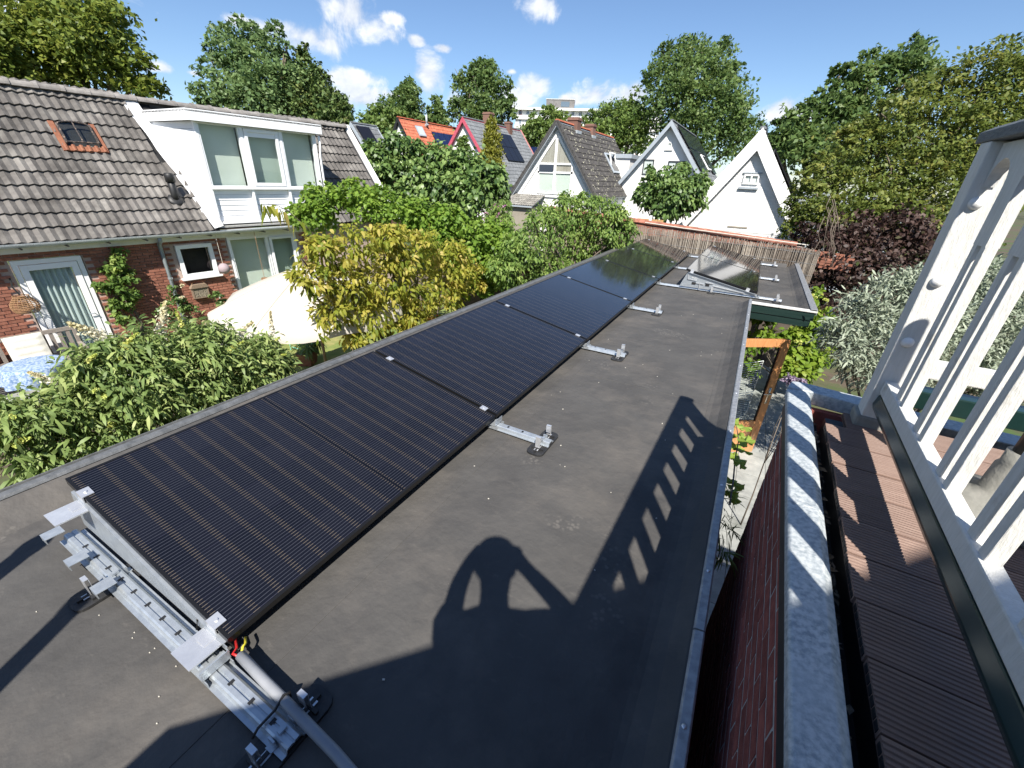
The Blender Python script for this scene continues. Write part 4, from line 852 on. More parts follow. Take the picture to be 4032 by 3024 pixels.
# bench with cushion, round table
BC = Vector(HM @ Vector((1.65, -.42, G+.05))); BMx = Matrix.Translation(BC) @ Matrix.Rotation(math.pi/2-HY, 4, 'Z')
bn = thing('garden_bench', 'weathered grey wooden bench against the brick wall left of the door', 'bench', tuple(BC))
M_bench = pm('silvered_teak', (.21, .18, .155), (.30, .265, .23), 6, .85, .4, 30, stretch=(1.2, 12, 12))
for sx in (-.82, .82):
    MB(BMx).box(sx-.03, sx+.03, .16, .22, 0, 1.0).obj('leg', M_bench, bn, bevel=.004); MB(BMx).box(sx-.03, sx+.03, -.30, -.24, 0, .62).obj('leg', M_bench, bn, bevel=.004); MB(BMx).box(sx-.035, sx+.035, -.32, .2, .62, .66).obj('armrest', M_bench, bn, bevel=.004)
MB(BMx).box(-.82, .82, .17, .21, .92, 1.0).obj('top_rail', M_bench, bn, bevel=.005); MB(BMx).box(-.82, .82, .17, .21, .46, .52).obj('lower_rail', M_bench, bn)
for i in range(13): x = -.72+i*.12; MB(BMx).box(x-.03, x+.03, .18, .20, .52, .92).obj('back_slat', M_bench, bn)
for i in range(5): y = -.28+i*.11; MB(BMx).box(-.82, .82, y, y+.085, .42, .445).obj('seat_slat', M_bench, bn)
M_cush = pm('cream_tufted_cushion', (.66, .64, .56), (.58, .56, .49), 12, .95, .2)
CM = BMx @ Matrix.Translation((.10, .09, .74)) @ Matrix.Rotation(-.25, 4, 'X')
cs = MB(CM); n = 16; vs = []; fs = []
for sgn in (1, -1):
    for j in range(n+1):
        for i in range(n+1):
            x = -.26+.52*i/n; z = -.26+.52*j/n; ed = min(1, 6*min(i, n-i, j, n-j)/n); b = .03+.035*ed*(.55+.45*abs(math.sin(math.pi*4*j/n)))
            vs.append((x, -sgn*b, z))
m1 = (n+1)**2
for q in range(2):
    for j in range(n):
        for i in range(n): a = q*m1+j*(n+1)+i; fs.append((a, a+1, a+n+2, a+n+1) if q == 0 else (a, a+n+1, a+n+2, a+1))
cs.add(vs, fs); o = cs.obj('cushion', M_cush, None, True); tag(o, 'cream tufted cushion leaning on the grey bench', 'cushion')
tc_ = (-9.42, 1.50)
tb = thing('garden_table', 'round garden table under a blue cloth in front of the bench', 'table', (tc_[0], tc_[1], G+.05))
MB().lathe([(.05, 0), (.05, .72)], (tc_[0], tc_[1], G+.05), 10).obj('leg', M_black, tb); MB().lathe([(.40, .70), (.40, .73)], (tc_[0], tc_[1], G+.05), 24).obj('table_top', M_bench, tb)
cl = MB(); n = 48; vs = [(tc_[0], tc_[1], G+.79)]; 
for rr_, zz, wv in ((.38, .79, 0), (.42, .785, .0), (.43, .75, .005), (.45, .62, .03), (.46, .48, .05)):
    for k in range(n): a = 2*math.pi*k/n; r = rr_+wv*math.sin(a*9); vs.append((tc_[0]+r*math.cos(a), tc_[1]+r*math.sin(a), G+zz))
fs = [(0, 1+k, 1+(k+1) % n) for k in range(n)]
for q in range(4):
    for k in range(n): fs.append((1+q*n+k, 1+(q+1)*n+k, 1+(q+1)*n+(k+1) % n, 1+q*n+(k+1) % n))
cl.add(vs, fs); M_cloth = pm('blue_white_cloth', (.11, .19, .34), (.36, .44, .56), 26, .8, contrast=(.4, .6)); o = cl.obj('tablecloth', M_cloth, None, True); tag(o, 'blue and white patterned cloth draped over the round garden table', 'tablecloth')
# parasol
pc = np.array([-5.0, 4.15]); PR = thing('parasol', 'large cream white parasol open over the lawn, partly behind the yellow tree', 'parasol', (pc[0], pc[1], G+.03))
M_canvas = pm('cream_canvas', (.66, .62, .56), (.61, .57, .51), 3, .9)
mc, ntc, bc = M_canvas, M_canvas.node_tree, M_canvas.node_tree.nodes['Principled BSDF']
tr_ = ntc.nodes.new('ShaderNodeBsdfTranslucent'); tr_.inputs[0].default_value = (.85, .78, .66, 1); mx_ = ntc.nodes.new('ShaderNodeMixShader'); mx_.inputs[0].default_value = .3
ntc.links.new(bc.outputs[0], mx_.inputs[1]); ntc.links.new(tr_.outputs[0], mx_.inputs[2]); ntc.links.new(mx_.outputs[0], ntc.nodes['Material Output'].inputs[0])
nseg, nr = 8, 10; PA = R_(247); vs = [(pc[0]-.05, pc[1], .16)]; n = nseg*6
for j in range(1, nr+1):
    q = j/nr
    for k in range(n):
        a = PA+2*math.pi*k/n; fr = (k % 6)/6; sag = math.sin(math.pi*fr)
        r = 1.52*q*(1-.07*sag*q); z = .16-.58*q**1.2-.07*sag*q
        vs.append((pc[0]+r*math.cos(a), pc[1]+r*math.sin(a), z))
# valance
for k in range(n):
    a = PA+2*math.pi*k/n; fr = (k % 6)/6; sag = math.sin(math.pi*fr); r = 1.53*(1-.07*sag)
    vs.append((pc[0]+r*math.cos(a), pc[1]+r*math.sin(a), .16-.58-.07*sag-.16-.02*math.sin(a*5)))
fs = [(0, 1+k, 1+(k+1) % n) for k in range(n)]
for j in range(nr):
    for k in range(n): fs.append((1+j*n+k, 1+(j+1)*n+k, 1+(j+1)*n+(k+1) % n, 1+j*n+(k+1) % n))
MB().add(vs, fs).obj('canopy', M_canvas, PR, True)
for k in range(nseg):
    a = PA+2*math.pi*k/nseg; MB().tube([(pc[0]+1.52*q*math.cos(a), pc[1]+1.52*q*math.sin(a), .16-.58*q**1.2+.004) for q in np.linspace(.03, .99, 9)], .006, 4).obj('canopy_seam', M_canvas, PR)
for k in range(nseg): a = PA+2*math.pi*k/nseg; MB().tube([(pc[0], pc[1], .11), (pc[0]+1.48*math.cos(a), pc[1]+1.48*math.sin(a), -.44)], .011, 5).obj('rib', M_oldwood, PR)
MB().tube([(pc[0], pc[1], G+.05), (pc[0], pc[1], .2)], .024, 10).obj('pole', M_oldwood, PR, True); MB().lathe([(.3, 0), (.3, .05), (.06, .08), (.04, .2)], (pc[0], pc[1], G+.03), 18).obj('foot', M_foot, PR, True)
# green chair, planter, globe lamp, shed
ch = thing('metal_chair', 'slender pale green metal garden chair on the lawn beyond the parasol', 'chair', (-7.95, 5.65, G+.03))
M_mint = pm('mint_green_metal', (.16, .45, .33), None, rough=.4)
for x, y in ((-8.12, 5.48), (-7.78, 5.48), (-8.12, 5.85), (-7.78, 5.85)): MB().tube([(x, y, G+.03), (x, y, G+(.9 if y > 5.6 else .46))], .013, 6).obj('leg', M_mint, ch)
for y, z in ((5.48, .46), (5.85, .46), (5.85, .9), (5.85, .7), (5.48, .12)): MB().tube([(-8.12, y, G+z), (-7.78, y, G+z)], .012, 6).obj('cross_bar', M_mint, ch)
MB().box(-8.12, -7.78, 5.48, 5.85, G+.455, G+.47).obj('seat', M_mint, ch)
pl = thing('planter', 'square rusty terracotta planter on the lawn beside the roof edge', 'planter', (-7.05, 5.15, G+.03))
PMx = Matrix.Translation((-7.05, 5.15, G+.03)) @ Matrix.Rotation(.5, 4, 'Z')
m = MB(PMx); m.loft([(-.15, -.15, 0), (.15, -.15, 0), (.15, .15, 0), (-.15, .15, 0)], [(-.20, -.20, .30), (.20, -.20, .30), (.20, .20, .30), (-.20, .20, .30)]); m.obj('pot', M_terra, pl, bevel=.01); MB(PMx).box(-.18, .18, -.18, .18, .301, .308).obj('soil', M_soil, pl)
gp = np.array([-4.05, 7.85, -.19]); gl = thing('globe_lamp', 'white ball lamp on a post among the green vines', 'lamp', (gp[0], gp[1], G))
MB().lathe([(max(.02, .105*math.sin(a)), -.105*math.cos(a)) for a in np.linspace(.2, math.pi-.01, 14)], tuple(gp), 18).obj('globe', pm('white_glass_globe', (.80, .80, .78), None, rough=.2), gl, True); MB().tube([(gp[0], gp[1], G), (gp[0], gp[1], -.29)], .025, 8).obj('post', M_black, gl)
sd = thing('garden_shed', 'dark brown plank shed wall hidden in the vines behind the globe lamp', 'shed', (-4.6, 9.2, G))
M_shed = pm('dark_brown_planks', (.05, .035, .025), (.085, .06, .045), 6, .85, .4, stretch=(1, 1, 8), vary=.2)
for i in range(13): MB().box(-5.6, -3.3, 9.0+.004*(i % 2), 9.04, G+i*.17, G+i*.17+.164).obj('plank', M_shed, sd)
MB().box(-5.6, -3.3, 9.05, 10.6, G, -.35).obj('shed_body', M_shed, sd); MB().box(-5.7, -3.2, 8.9, 10.7, -.34, -.27).obj('shed_roof', M_rubber, sd)
# ------------------------------------------------------------------ gabled houses beyond the garden (ridges run along y)
M_render = pm('white_render', (.76, .76, .75), (.68, .68, .66), 1.2, .85, .2, 30, stretch=(3, 3, .5), c3=(.60, .60, .57), c3s=1.0, c3t=(.6, .8))
M_wbrick = pm('white_painted_brick', (.82, .82, .81), (.77, .77, .75), 9, .7, .15, 40, vary=.04)
M_beige = pm('beige_and_shaded_render', (.30, .27, .22), (.25, .22, .18), 2, .9)
M_bluegrey = pm('grey_blue_soffit', (.34, .38, .42), (.30, .34, .38), 5, .6)
M_darktile = pm('dark_lichened_tile', (.036, .034, .034), (.062, .058, .056), 3, .9, .4, 30, vary=.18, c3=(.46, .45, .33), c3s=6.5, c3t=(.60, .645))
M_bluetile = pm('blue_grey_tile', (.11, .12, .13), (.17, .18, .19), 4, .85, .3, 30, vary=.14)
M_redtile = pm('red_clay_tile', (.33, .085, .045), (.45, .14, .075), 4, .8, .3, 30, vary=.18)
M_brownbrick = brickmat('brown_chimney_brick', (.16, .09, .07), (.24, .14, .11))
def roof_frame(xa, za, y0, slope, side):
    """matrix of a roof slope: origin at ridge front; X along ridge (+y), Y up-slope, Z outward"""
    c, s = math.cos(slope), math.sin(slope)
    if side > 0:   # right slope (towards +x)
        X = Vector((0, 1, 0)); Y = Vector((-c, 0, s)); Z = Vector((s, 0, c))
    else:
        X = Vector((0, -1, 0)); Y = Vector((c, 0, s)); Z = Vector((-s, 0, c))
    M = Matrix.Identity(4)
    for i in range(3): M[i][0], M[i][1], M[i][2] = X[i], Y[i], Z[i]
    M.translation = Vector((xa, y0, za)); return M
def gable_house(name, label, xa, za, ze, y0, length, slope, tmat, wmat, vmat, over=.35, vw=.22, cap=0, tw=.30, course=.34, amp=.016, lift=.03, ridge_mat=None, soffit=None, right_only=False):
    t = thing(name, label, 'house', (xa, y0+length/2, G)); sl = R_(slope); hw = (za-ze)/math.tan(sl)
    SL = hw/math.cos(sl)
    z_in = za-.16; ov = over
    MB().prism([(xa-hw+.22, G), (xa-hw+.22, ze+.22*math.tan(sl)-.16), (xa, z_in-.03), (xa+hw-.22, ze+.22*math.tan(sl)-.16), (xa+hw-.22, G)], 'y', y0+ov, y0+length-ov).obj('wall', wmat, t)
    for sd in (1, -1):
        M = roof_frame(xa, za, y0, sl, sd); sx = 1 if sd > 0 else -1
        MB(M).box(0 if sd > 0 else -length, length if sd > 0 else 0, -SL, 0, -.15, -.02).obj('roof_slope', soffit or vmat, t)
        cv = vw/math.cos(sl); A = [(xa, za+.04), (xa+sd*(hw+.03), ze+.04-.03*math.tan(sl)), (xa+sd*(hw+.03), ze+.04-.03*math.tan(sl)-cv), (xa, za+.04-cv)]
        MB().prism(A if sd > 0 else A[::-1], 'y', y0-.035, y0+.04).obj('barge_board', vmat, t)
        ms = []
        me = tilemesh(tw, course+.04, amp, 2 if amp > 0.008 else 1, 8 if amp > .008 else 2, .014, lift)
        nr = int(SL/course); nc = int(length/tw)
        for r in range(nr+1):
            d = SL-r*course
            if d < .1: continue
            for i in range(nc):
                u = (i+.5)*tw*sx+(.02*sx)
                ms.append(M @ Matrix.Translation((u, -d, .0)))
        pieces(t, 'roof_tile', 'roof_tiling', me, ms, tmat, cap if sd > 0 else 0)
    mr = ridge_mat or tmat
    tt = MB(); pr = [(.12*math.cos(a), .09*math.sin(a)) for a in np.linspace(0, math.pi, 7)]; tt.prism(pr, 'y', 0, .42); rm = tt.mesh('ridge_tile')
    pieces(t, 'ridge_tile', 'ridge_rest', rm, [Matrix.Translation((xa, y0+i*.41, za+.0)) for i in range(int(length/.41))], mr, 40 if cap else 0)
    return t
def gwin(t, x0, x1, z0, z1, y, fw=.05, back=None, mull=None, matf=None, name='window'):
    M = Matrix.Identity(4); return window(t, x0, x1, z0, z1, y, name, fw, .07, back, .10, mull, M, matf or M_white)
def pv_field(t, xa, za, y0, slope, u0, u1, d0, d1, nu, nd, mat):
    M = roof_frame(xa, za, y0, R_(slope), 1)
    for i in range(nu):
        for j in range(nd):
            a = u0+(u1-u0)*i/nu; b = u0+(u1-u0)*(i+1)/nu-.02; c = d0+(d1-d0)*j/nd; d = d0+(d1-d0)*(j+1)/nd-.02
            p = MB(M).box(a, b, -d, -c, .09, .13).obj('roof_solar_panel', M_pvframe, t); MB(M).box(a+.02, b-.02, -d+.02, -c-.02, .131, .133).obj('cells', mat, p)
M_pvfar = pm('far_black_cells', (.012, .012, .016), None, rough=.15); M_pvblue = pm('far_blue_cells', (.012, .022, .075), (.018, .03, .1), 6, .18)
def chimney(t, x, y, z0, z1, w=.5, pot=True):
    o = MB().box(x-w/2, x+w/2, y-w/2, y+w/2, z0, z1).box(x-w/2-.04, x+w/2+.04, y-w/2-.04, y+w/2+.04, z1-.16, z1-.06).obj('chimney', M_brownbrick, t, bevel=.01)
    MB().box(x-w/2-.05, x+w/2+.05, y-w/2-.05, y+w/2+.05, z0+.1, z0+.26).obj('lead_apron', M_zinc, o)
    if pot: MB().lathe([(.13, 0), (.11, .16), (.13, .2)], (x, y, z1), 10).obj('chimney_pot', M_terra, o)
# --- house with lichened dark roof and glazed white gable
ya = 24.0; xa, za = -9.66, 4.42
HMid = gable_house('gable_house', 'house with lichen spotted dark roof and glazed white gable, in the middle distance', xa, za, .70, ya, 10.6, 54.0, M_darktile, M_render, pm('charcoal_verge_tile', (.05, .05, .052), (.08, .08, .08), 5, .8), .30, .13, cap=300, tw=.30, course=.35, amp=.014, lift=.035, ridge_mat=M_redtile, soffit=M_bluegrey)
yw = ya+.30
# black verge cap tiles
ms = []; vt = MB().box(-.05, .16, -.20, .20, .0, .09).mesh('verge_tile')
for sd in (1, -1):
    M = roof_frame(xa, za, ya, R_(54), sd)
    for i in range(13):
        Mx = M @ Matrix.Translation((0, -.22-i*.35, 0)) @ Matrix.Rotation(.05, 4, 'X')
        if sd < 0: Mx = Mx @ Matrix.Diagonal((-1, 1, 1, 1)) @ Matrix.Translation((0, 0, 0))
        ms.append(Mx)
pieces(HMid, 'verge_tile', 'verge_rest', vt, ms, pm('charcoal_tile', (.05, .048, .046), (.075, .07, .066), 6, .85, vary=.15), 60)
wy = yw-.03
fr = MB()
fr.box(xa-.075, xa+.075, wy-.05, wy+.02, .80, 3.62)
for z in (.78, 1.86, 2.30): fr.box(xa-1.08, xa+1.08, wy-.045, wy+.02, z, z+.10)
fr.box(xa-1.08, xa-.99, wy-.045, wy+.02, .88, 2.3); fr.box(xa+.99, xa+1.08, wy-.045, wy+.02, .88, 2.3)
for s in (-1, 1):
    A = [(xa+s*1.10, 2.40), (xa+s*.98, 2.40), (xa+s*.04, 3.66), (xa+s*.04, 3.84)]
    fr.prism(A if s > 0 else A[::-1], 'y', wy-.045, wy+.02)
    B = [(xa+s*2.35, .62), (xa+s*2.2, .62), (xa+s*.03, 3.72), (xa+s*.03, 3.92)]
    fr.prism(B if s > 0 else B[::-1], 'y', wy-.03, wy+.0)
fr.box(xa-2.35, xa+2.35, wy-.04, wy+.01, .60, .72)
gf = fr.obj('gable_window_frame', M_white, HMid)
M_curt2 = pm('beige_curtain', (.50, .44, .38), (.33, .28, .24), 2.5, .9, stretch=(9, 9, .3))
for s in (-1, 1):
    x0, x1 = (xa+.08, xa+.99) if s > 0 else (xa-.99, xa-.08)
    MB().box(x0, x1, wy-.015, wy-.010, .90, 1.86).obj('pane', M_glass, gf); MB().box(x0, x1, wy+.015, wy+.02, .90, 1.62).obj('blind_or_dark_sheet', M_blind, gf); MB().box(x0, x1, wy+.012, wy+.014, .90, 1.86).obj('blind_or_dark_sheet', M_blind, gf)
    MB().box(x0, x1, wy-.015, wy-.010, 1.98, 2.28).obj('pane', M_glass, gf); MB().box(x0, x1, wy+.01, wy+.014, 1.98, 2.28).obj('transom_backing', M_darkroom if s < 0 else M_curt2, gf)  # one side is a near-black sheet painted as the unlit room
    A = [(xa+s*.97, 2.42), (xa+s*.08, 2.42), (xa+s*.08, 3.58)]
    MB().prism(A[::-1] if s > 0 else A, 'y', wy-.014, wy-.010).obj('pane', M_glass, gf); MB().prism(A[::-1] if s > 0 else A, 'y', wy+.01, wy+.014).obj('curtain', M_curt2, gf)
MB().box(xa-.98, xa-.10, wy-.09, wy-.05, 1.97, 2.30).obj('open_transom', pm('dark_sash', (.04, .05, .07), None, rough=.3), gf)
chimney(HMid, xa+.0, ya+2.6, za-.5, za+.42, .62, False); chimney(HMid, xa+.0, ya+5.4, za-.5, za+.38, .55, False)
M = roof_frame(xa, za, ya, R_(54), 1)
sk = MB(M).box(5.85, 7.35, -2.95, -1.5, .02, .11).obj('skylight', M_bluegrey, HMid, bevel=.02); MB(M).box(6.0, 7.2, -2.8, -1.65, .111, .12).obj('pane', M_pvfar, sk); MB(M @ Matrix.Translation((0, -2.2, .12)) @ Matrix.Rotation(.35, 4, 'X')).box(6.0, 6.12, -.6, .6, 0, .07).box(7.08, 7.2, -.6, .6, 0, .07).box(6.12, 7.08, -.6, -.5, 0, .07).box(6.12, 7.08, .5, .6, 0, .07).obj('open_sash', M_white, sk)
MB().prism([(ya+.4, .62), (ya+.4, .70), (ya-1.3, .12), (ya-1.3, .05)], 'x', xa-3.2, xa-.6).obj('porch_roof', M_bluegrey, HMid)
pm_ = tilemesh(.3, .36, .016, 2, 8, .014, .03); a_ = math.atan2(.58, 1.7); ms = []
for r in range(6):
    for i in range(9): ms.append(Matrix.Translation((xa-3.05+i*.3, ya-1.3+r*.3*math.cos(a_), .15+r*.3*math.sin(a_))) @ Matrix.Rotation(a_, 4, 'X'))
pieces(HMid, 'porch_tile', 'porch_rest', pm_, ms, pm('pale_lichened_tile', (.14, .13, .12), (.28, .27, .24), 6, .9, vary=.2), 60)
MB().box(xa-3.1, xa-.7, ya-1.1, ya+.25, G, .05).obj('porch_wall', M_beige, HMid)  # darker beige puts the porch's shade into the wall colour
MB().box(xa+2.05, xa+2.5, ya+.3, ya+9, .50, .58).obj('eaves_gutter', M_bluegrey, HMid)
MB().box(xa+2.39, xa+2.43, ya+.4, ya+10, G, .7).obj('side_wall', M_beige, HMid); MB().box(xa+2.42, xa+2.46, ya+3.0, ya+3.9, -.5, .35).obj('side_window', M_white, HMid)
# --- white gable house with black roof panels, further right
ya2 = 30.0; xb, zb_ = -4.80, 4.98
HN2 = gable_house('gable_house', 'white rendered gable house with black solar panels on its steep grey roof', xb, zb_, .2, ya2, 10.5, 51.5, M_bluetile, M_render, M_bluegrey, .35, .20, cap=0, course=.36, amp=.012)
y2 = ya2+.33
gwin(HN2, -6.16, -5.50, 2.06, 2.92, y2, .05, M_blind, None, pm('charcoal_frame', (.04, .045, .05), None, rough=.4)); gwin(HN2, -4.62, -3.62, 1.95, 2.86, y2, .06, M_blind, [-4.12], bpy.data.materials['charcoal_frame']); gwin(HN2, -4.86, -4.60, 3.52, 3.86, y2, .05, M_darkroom)
MB().box(-4.98, -4.5, y2-.06, y2, 3.43, 3.50).obj('window_sill', M_white, HN2)
pv_field(HN2, xb, zb_, ya2, 51.5, .4, 10.0, .35, 1.85, 5, 1, M_pvfar); pv_field(HN2, xb, zb_, ya2, 51.5, .4, 4.6, 1.9, 3.4, 2, 1, M_pvfar); pv_field(HN2, xb, zb_, ya2, 51.5, 7.6, 10.0, 1.9, 3.4, 1, 1, M_pvfar)
M = roof_frame(xb, zb_, ya2, R_(51.5), 1); sk = MB(M).box(5.1, 7.0, -3.2, -2.0, .05, .16).obj('skylight', M_white, HN2, bevel=.02); MB(M).box(5.3, 6.8, -3.1, -2.1, .161, .17).obj('pane', M_pvfar, sk)
MB().box(-9.4, -7.3, ya2+1.2, ya2+4, G, 3.0).obj('side_dormer', M_render, HN2); MB().box(-9.5, -7.2, ya2+1.1, ya2+4.1, 3.0, 3.25).obj('dormer_roof', M_bluegrey, HN2)
# --- white painted brick gable, nearest on the right
ya3 = 19.0; xw, zw = .575, 3.44
HW = gable_house('gable_house', 'bright white painted brick gable with small window behind the garden wall', xw, zw, .0, ya3, 9, 55.5, M_bluetile, M_wbrick, pm('bright_white_board', (.84, .84, .84), None, rough=.45), .22, .40, cap=0, course=.36, amp=.012)
y3 = ya3+.22
bmw = MB().box(-.103, .103, -.012, .01, -.0262, .0262).mesh('brick'); ms = []; hw3 = (zw)/math.tan(R_(55.5))
for c in range(52):
    z = .0+c*.0625
    half = (zw-.30-z)/math.tan(R_(55.5))
    for i in range(24):
        x = xw-2.5+i*.215+(.107 if c % 2 else 0)
        if abs(x-xw) > half-.05 or (.30 < x < .93 and 1.60 < z < 2.06): continue
        ms.append(Matrix.Translation((x, y3+random.uniform(-.004, .002), z)))
pieces(HW, 'brick', 'brickwork', bmw, ms, M_wbrick, 300)
gwin(HW, .36, .88, 1.66, 2.00, y3-.03, .055, M_blind, [.62]); MB().box(.27, .93, y3-.10, y3, 1.50, 1.57).obj('window_sill', M_bluegrey, HW); MB().box(.30, .94, y3-.06, y3, 2.03, 2.07).obj('window_head', M_bluegrey, HW)
for z in (.55, 1.3, 2.1):
    for s in (-1, 1): x = xw+s*((zw-z)/math.tan(R_(55.5))-.42); MB().box(x-.04, x+.04, y3-.2, y3, z-.04, z+.04).obj('purlin_end', M_white, HW)
MB().box(xw-.35, xw+.35, y3-.03, y3-.013, .12, .17).obj('vent_grille', M_beige, HW)
for k in range(3): pass
pv_field(HW, xw, zw, ya3, 55.5, .3, 4.0, .8, 3.4, 2, 1, M_pvfar)
MB().box(xw+1.9, xw+5.5, ya3+3, ya3+7, G, 1.45).obj('side_extension', M_bluegrey, HW)
# --- pink trimmed house and red roofed house on the left
ya4 = 34.0; xp, zp = -22.93, 6.0
HP = gable_house('gable_house', 'pale gable house with crimson barge boards, grey roof and brick chimneys', xp, zp, .9, ya4, 10.5, 53, M_bluetile, M_render, pm('crimson_paint', (.42, .06, .10), (.48, .10, .14), 5, .6), .3, .24, cap=0, course=.38, amp=.014)
chimney(HP, xp+.35, ya4+3.6, zp-1.3, zp+.75, .75, False); chimney(HP, xp+.2, ya4+7.6, zp-.9, zp+.45, .6, False)
pv_field(HP, xp, zp, ya4, 53, 3.9, 7.2, 1.0, 3.9, 3, 2, M_pvfar); gwin(HP, xp+1.0, xp+1.75, 2.2, 3.3, ya4+.28, .1, M_darkroom)
M = roof_frame(xp, zp, ya4, R_(53), 1); MB(M).box(10.4, 10.55, -6, 0, -.1, .08).obj('barge_board', pm('pink_paint', (.50, .22, .20), None, rough=.6), HP)
ya5 = 40.0; xq, zq = -35.76, 6.95
HR = gable_house('gable_house', 'house with bright orange red tiled roof and black barge boards, far left', xq, zq, 1.6, ya5, 11, 57, M_redtile, M_render, M_black, .3, .26, cap=0, course=.36, amp=.018)
pv_field(HR, xq, zq, ya5, 57, 4.8, 9.2, 1.15, 2.75, 4, 1, M_pvblue)
M = roof_frame(xq, zq, ya5, R_(57), 1); sk = MB(M).box(2.2, 3.4, -1.95, -.75, .05, .18).obj('skylight', M_bluegrey, HR, bevel=.02); MB(M).box(2.35, 3.25, -1.82, -.88, .181, .19).obj('pane', pm('painted_sky_glass', (.45, .50, .55), None, rough=.1), sk)  # sky reflection is painted into the pane's pale colour
MB(M).tube([(4.4, -.45, 0), (4.4, -.45, .35)], .16, 8).obj('flue_base', M_zinc, HR); q = M @ Vector((4.4, -.45, .2)); MB().tube([tuple(q), (q.x, q.y, q.z+1.0)], .12, 10).obj('flue', M_zinc, HR, True)
# --- small roof glimpsed beside the barge board, and low blue solar roof
q = PD(764, 268, 30)
HS = gable_house('gable_house', 'grey roof corner with two black solar panels glimpsed above the left house', q[0]-.3, q[2]+.1, q[2]-3, q[1], 2.6, 52, M_bluetile, M_brownbrick, M_bluegrey, .2, .2, cap=0, course=.4, amp=.012)
pv_field(HS, q[0]-.3, q[2]+.1, q[1], 52, .2, 1.5, .3, 3.0, 1, 2, M_pvfar)
q = PY(1150, 325, 44)
SB = thing('low_shed', 'low shed roof covered in blue solar panels between two gable houses', 'shed', (q[0], 45, G))
MB().box(q[0]-3, q[0]+4, 44, 50, G, q[2]-.9).obj('wall', M_brownbrick, SB)
for i in range(4): MB().loft([(q[0]-3+i*1.75, 43.8, q[2]-.55), (q[0]-1.27+i*1.75, 43.8, q[2]-.55), (q[0]-1.27+i*1.75, 48, q[2]+.6), (q[0]-3+i*1.75, 48, q[2]+.6)], [(q[0]-3+i*1.75, 43.8, q[2]-.65), (q[0]-1.27+i*1.75, 43.8, q[2]-.65), (q[0]-1.27+i*1.75, 48, q[2]+.5), (q[0]-3+i*1.75, 48, q[2]+.5)]).obj('solar_panel', M_pvblue, SB)
MB().box(q[0]-3.1, q[0]+4.1, 43.7, 44.0, q[2]-1.2, q[2]-.66).obj('fascia', M_black, SB)
# --- apartment block on the horizon
A0 = PY(1114, 232, 160); A1 = PY(1395, 237, 177.0)
zT = A0[2]; ad = np.array([A1[0]-A0[0], A1[1]-A0[1]]); al = float(np.hypot(*ad)); AM = Matrix.Translation((A0[0], A0[1], 0)) @ Matrix.Rotation(math.atan2(ad[1], ad[0]), 4, 'Z')
AP = thing('apartment_block', 'long white flat roofed apartment block on the horizon', 'apartment block', tuple(AM @ Vector((al/2, 6, G))))
MB(AM).box(0, al+6, .2, 14, G, zT-.7).obj('wall', M_render, AP); MB(AM).box(-1.2, al+7, -1.2, 15, zT-.7, zT).obj('roof_slab', M_upvc, AP)
M_redpanel = pm('red_brown_panel', (.30, .09, .05), None, rough=.8); M_apglass = glassmat('apartment_glass', (.10, .14, .18))
M_fg = pm('pale_grey_band', (.55, .54, .53), (.48, .47, .46), 1, .9)
for f in range(6):
    zt_ = zT-.8-f*2.9
    if f: MB(AM).box(-.3, al+6, -.5, .15, zt_+.02, zt_+1.15).obj('parapet_band', M_render if f % 2 else M_fg, AP)
    nwin = 18
    for i in range(nwin):
        a = 1.2+i*(al+3)/nwin; w = MB(AM).box(a, a+1.15, .08, .19, zt_-1.55, zt_-.12).obj('window', M_upvc if (i+f) % 5 else M_redpanel, AP)
        MB(AM).box(a+.1, a+.52, .05, .08, zt_-1.45, zt_-.22).obj('pane', M_apglass, w); MB(AM).box(a+.62, a+1.05, .05, .08, zt_-1.45, zt_-.22).obj('pane', M_apglass, w)
phm = pm('grey_cladding', (.13, .125, .12), (.17, .165, .16), 1, .8)
p0, p1 = al*.235, al*.455
ph = MB(AM).box(p0, p1, 2, 10, zT+.01, zT+3.0).obj('penthouse', phm, AP); MB(AM).box(p0-.2, p1+.2, 1.8, 10.2, zT+3.0, zT+3.2).obj('penthouse_roof', M_fg, AP); MB(AM).box(p0+5.5, p0+8.6, 1.9, 1.99, zT+.8, zT+2.4).obj('penthouse_window', M_apglass, AP)
